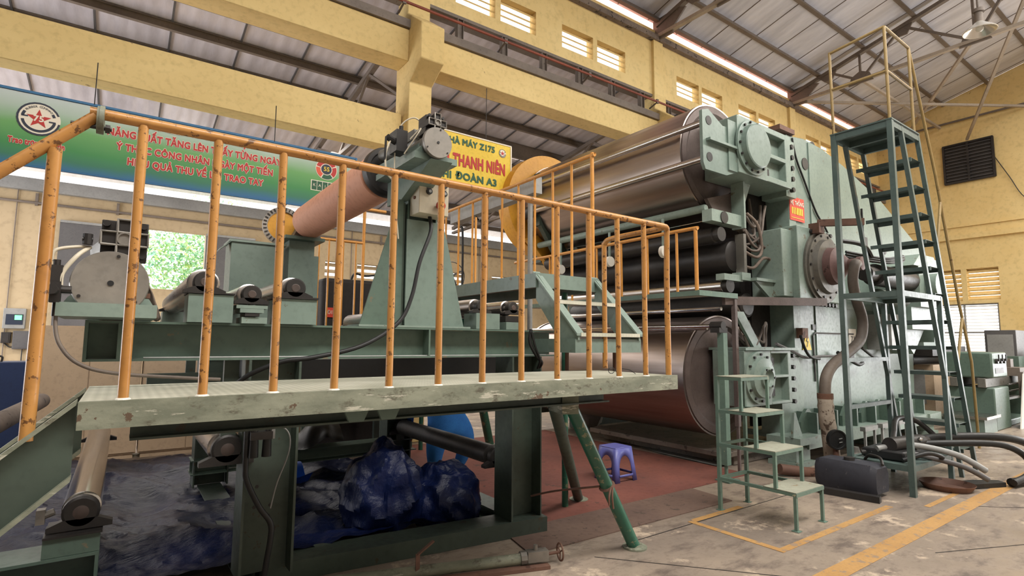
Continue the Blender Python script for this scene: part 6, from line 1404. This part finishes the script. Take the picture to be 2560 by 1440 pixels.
body = [J(0, 0, 0.64, (0.20, 0.15)), J(0, 0.18, 0.78, (0.17, 0.12)), J(0, 0.42, 0.90, (0.18, 0.12)), J(0, 0.58, 0.94, (0.09, 0.07)), J(0, 0.66, 0.94, 0.055),
        J(-0.17, 0.0, 0.50, 0.13), J(-0.20, -0.02, 0.34, 0.11), J(-0.18, 0.04, 0.12, 0.07), J(-0.19, 0.12, 0.06, 0.045),
        J(0.19, 0.0, 0.50, 0.13), J(0.20, -0.02, 0.34, 0.10), J(0.14, 0.04, 0.12, 0.065), J(0.14, 0.12, 0.06, 0.045),
        J(-0.18, 0.48, 0.90, 0.07), J(-0.24, 0.54, 0.66, 0.048), J(-0.20, 0.62, 0.46, 0.034),
        J(0.20, 0.48, 0.90, 0.07), J(0.32, 0.44, 0.84, 0.048), J(0.44, 0.40, 0.80, 0.034)]
skin_body('work_clothes', body, [(0, 1), (1, 2), (2, 3), (3, 4), (0, 5), (5, 6), (6, 7), (7, 8), (0, 9), (9, 10), (10, 11), (11, 12), (2, 13), (13, 14), (14, 15), (2, 16), (16, 17), (17, 18)], 'navycloth', pn)
hd = MB().ball((px0, py0 + 0.76, 0.92), 0.105, 20, (0.82, 1.0, 1.1))
hd.ball((px0, py0 + 0.82, 0.83), 0.02, 8).ball((px0 - 0.085, py0 + 0.76, 0.90), 0.024, 8).ball((px0 + 0.085, py0 + 0.76, 0.90), 0.024, 8).build('head', 'skin', pn)
MB().ball((px0, py0 + 0.75, 0.945), 0.112, 20, (0.84, 1.0, 1.05)).build('hair', 'hair', pn)
for sx, hx, hy, hz_ in ((-1, -0.20, 0.62, 0.44), (1, 0.45, 0.40, 0.78)):
    hj = [J(hx, hy, hz_, 0.026), J(hx, hy + 0.01, hz_ - 0.07, (0.036, 0.018))]; he = [(0, 1)]
    for k in range(4):
        ox = (k - 1.5) * 0.02; i0 = len(hj)
        hj += [J(hx + ox, hy + 0.012, hz_ - 0.10, 0.009), J(hx + ox, hy + 0.03, hz_ - 0.13 - 0.006 * (k in (1, 2)), 0.008), J(hx + ox, hy + 0.045, hz_ - 0.15, 0.007)]
        he += [(1, i0), (i0, i0 + 1), (i0 + 1, i0 + 2)]
    i0 = len(hj); hj += [J(hx - sx * 0.035, hy + 0.02, hz_ - 0.05, 0.010), J(hx - sx * 0.045, hy + 0.04, hz_ - 0.09, 0.009)]; he += [(0, i0), (i0, i0 + 1)]
    skin_body('hand', hj, he, 'skin', pn, 1, 1)
for sx, fx in ((-1, -0.19), (1, 0.14)):
    MB().ball((px0 + fx, py0 + 0.10, 0.045), 0.05, 14, (0.95, 2.4, 0.9)).build('shoe', 'black', pn)
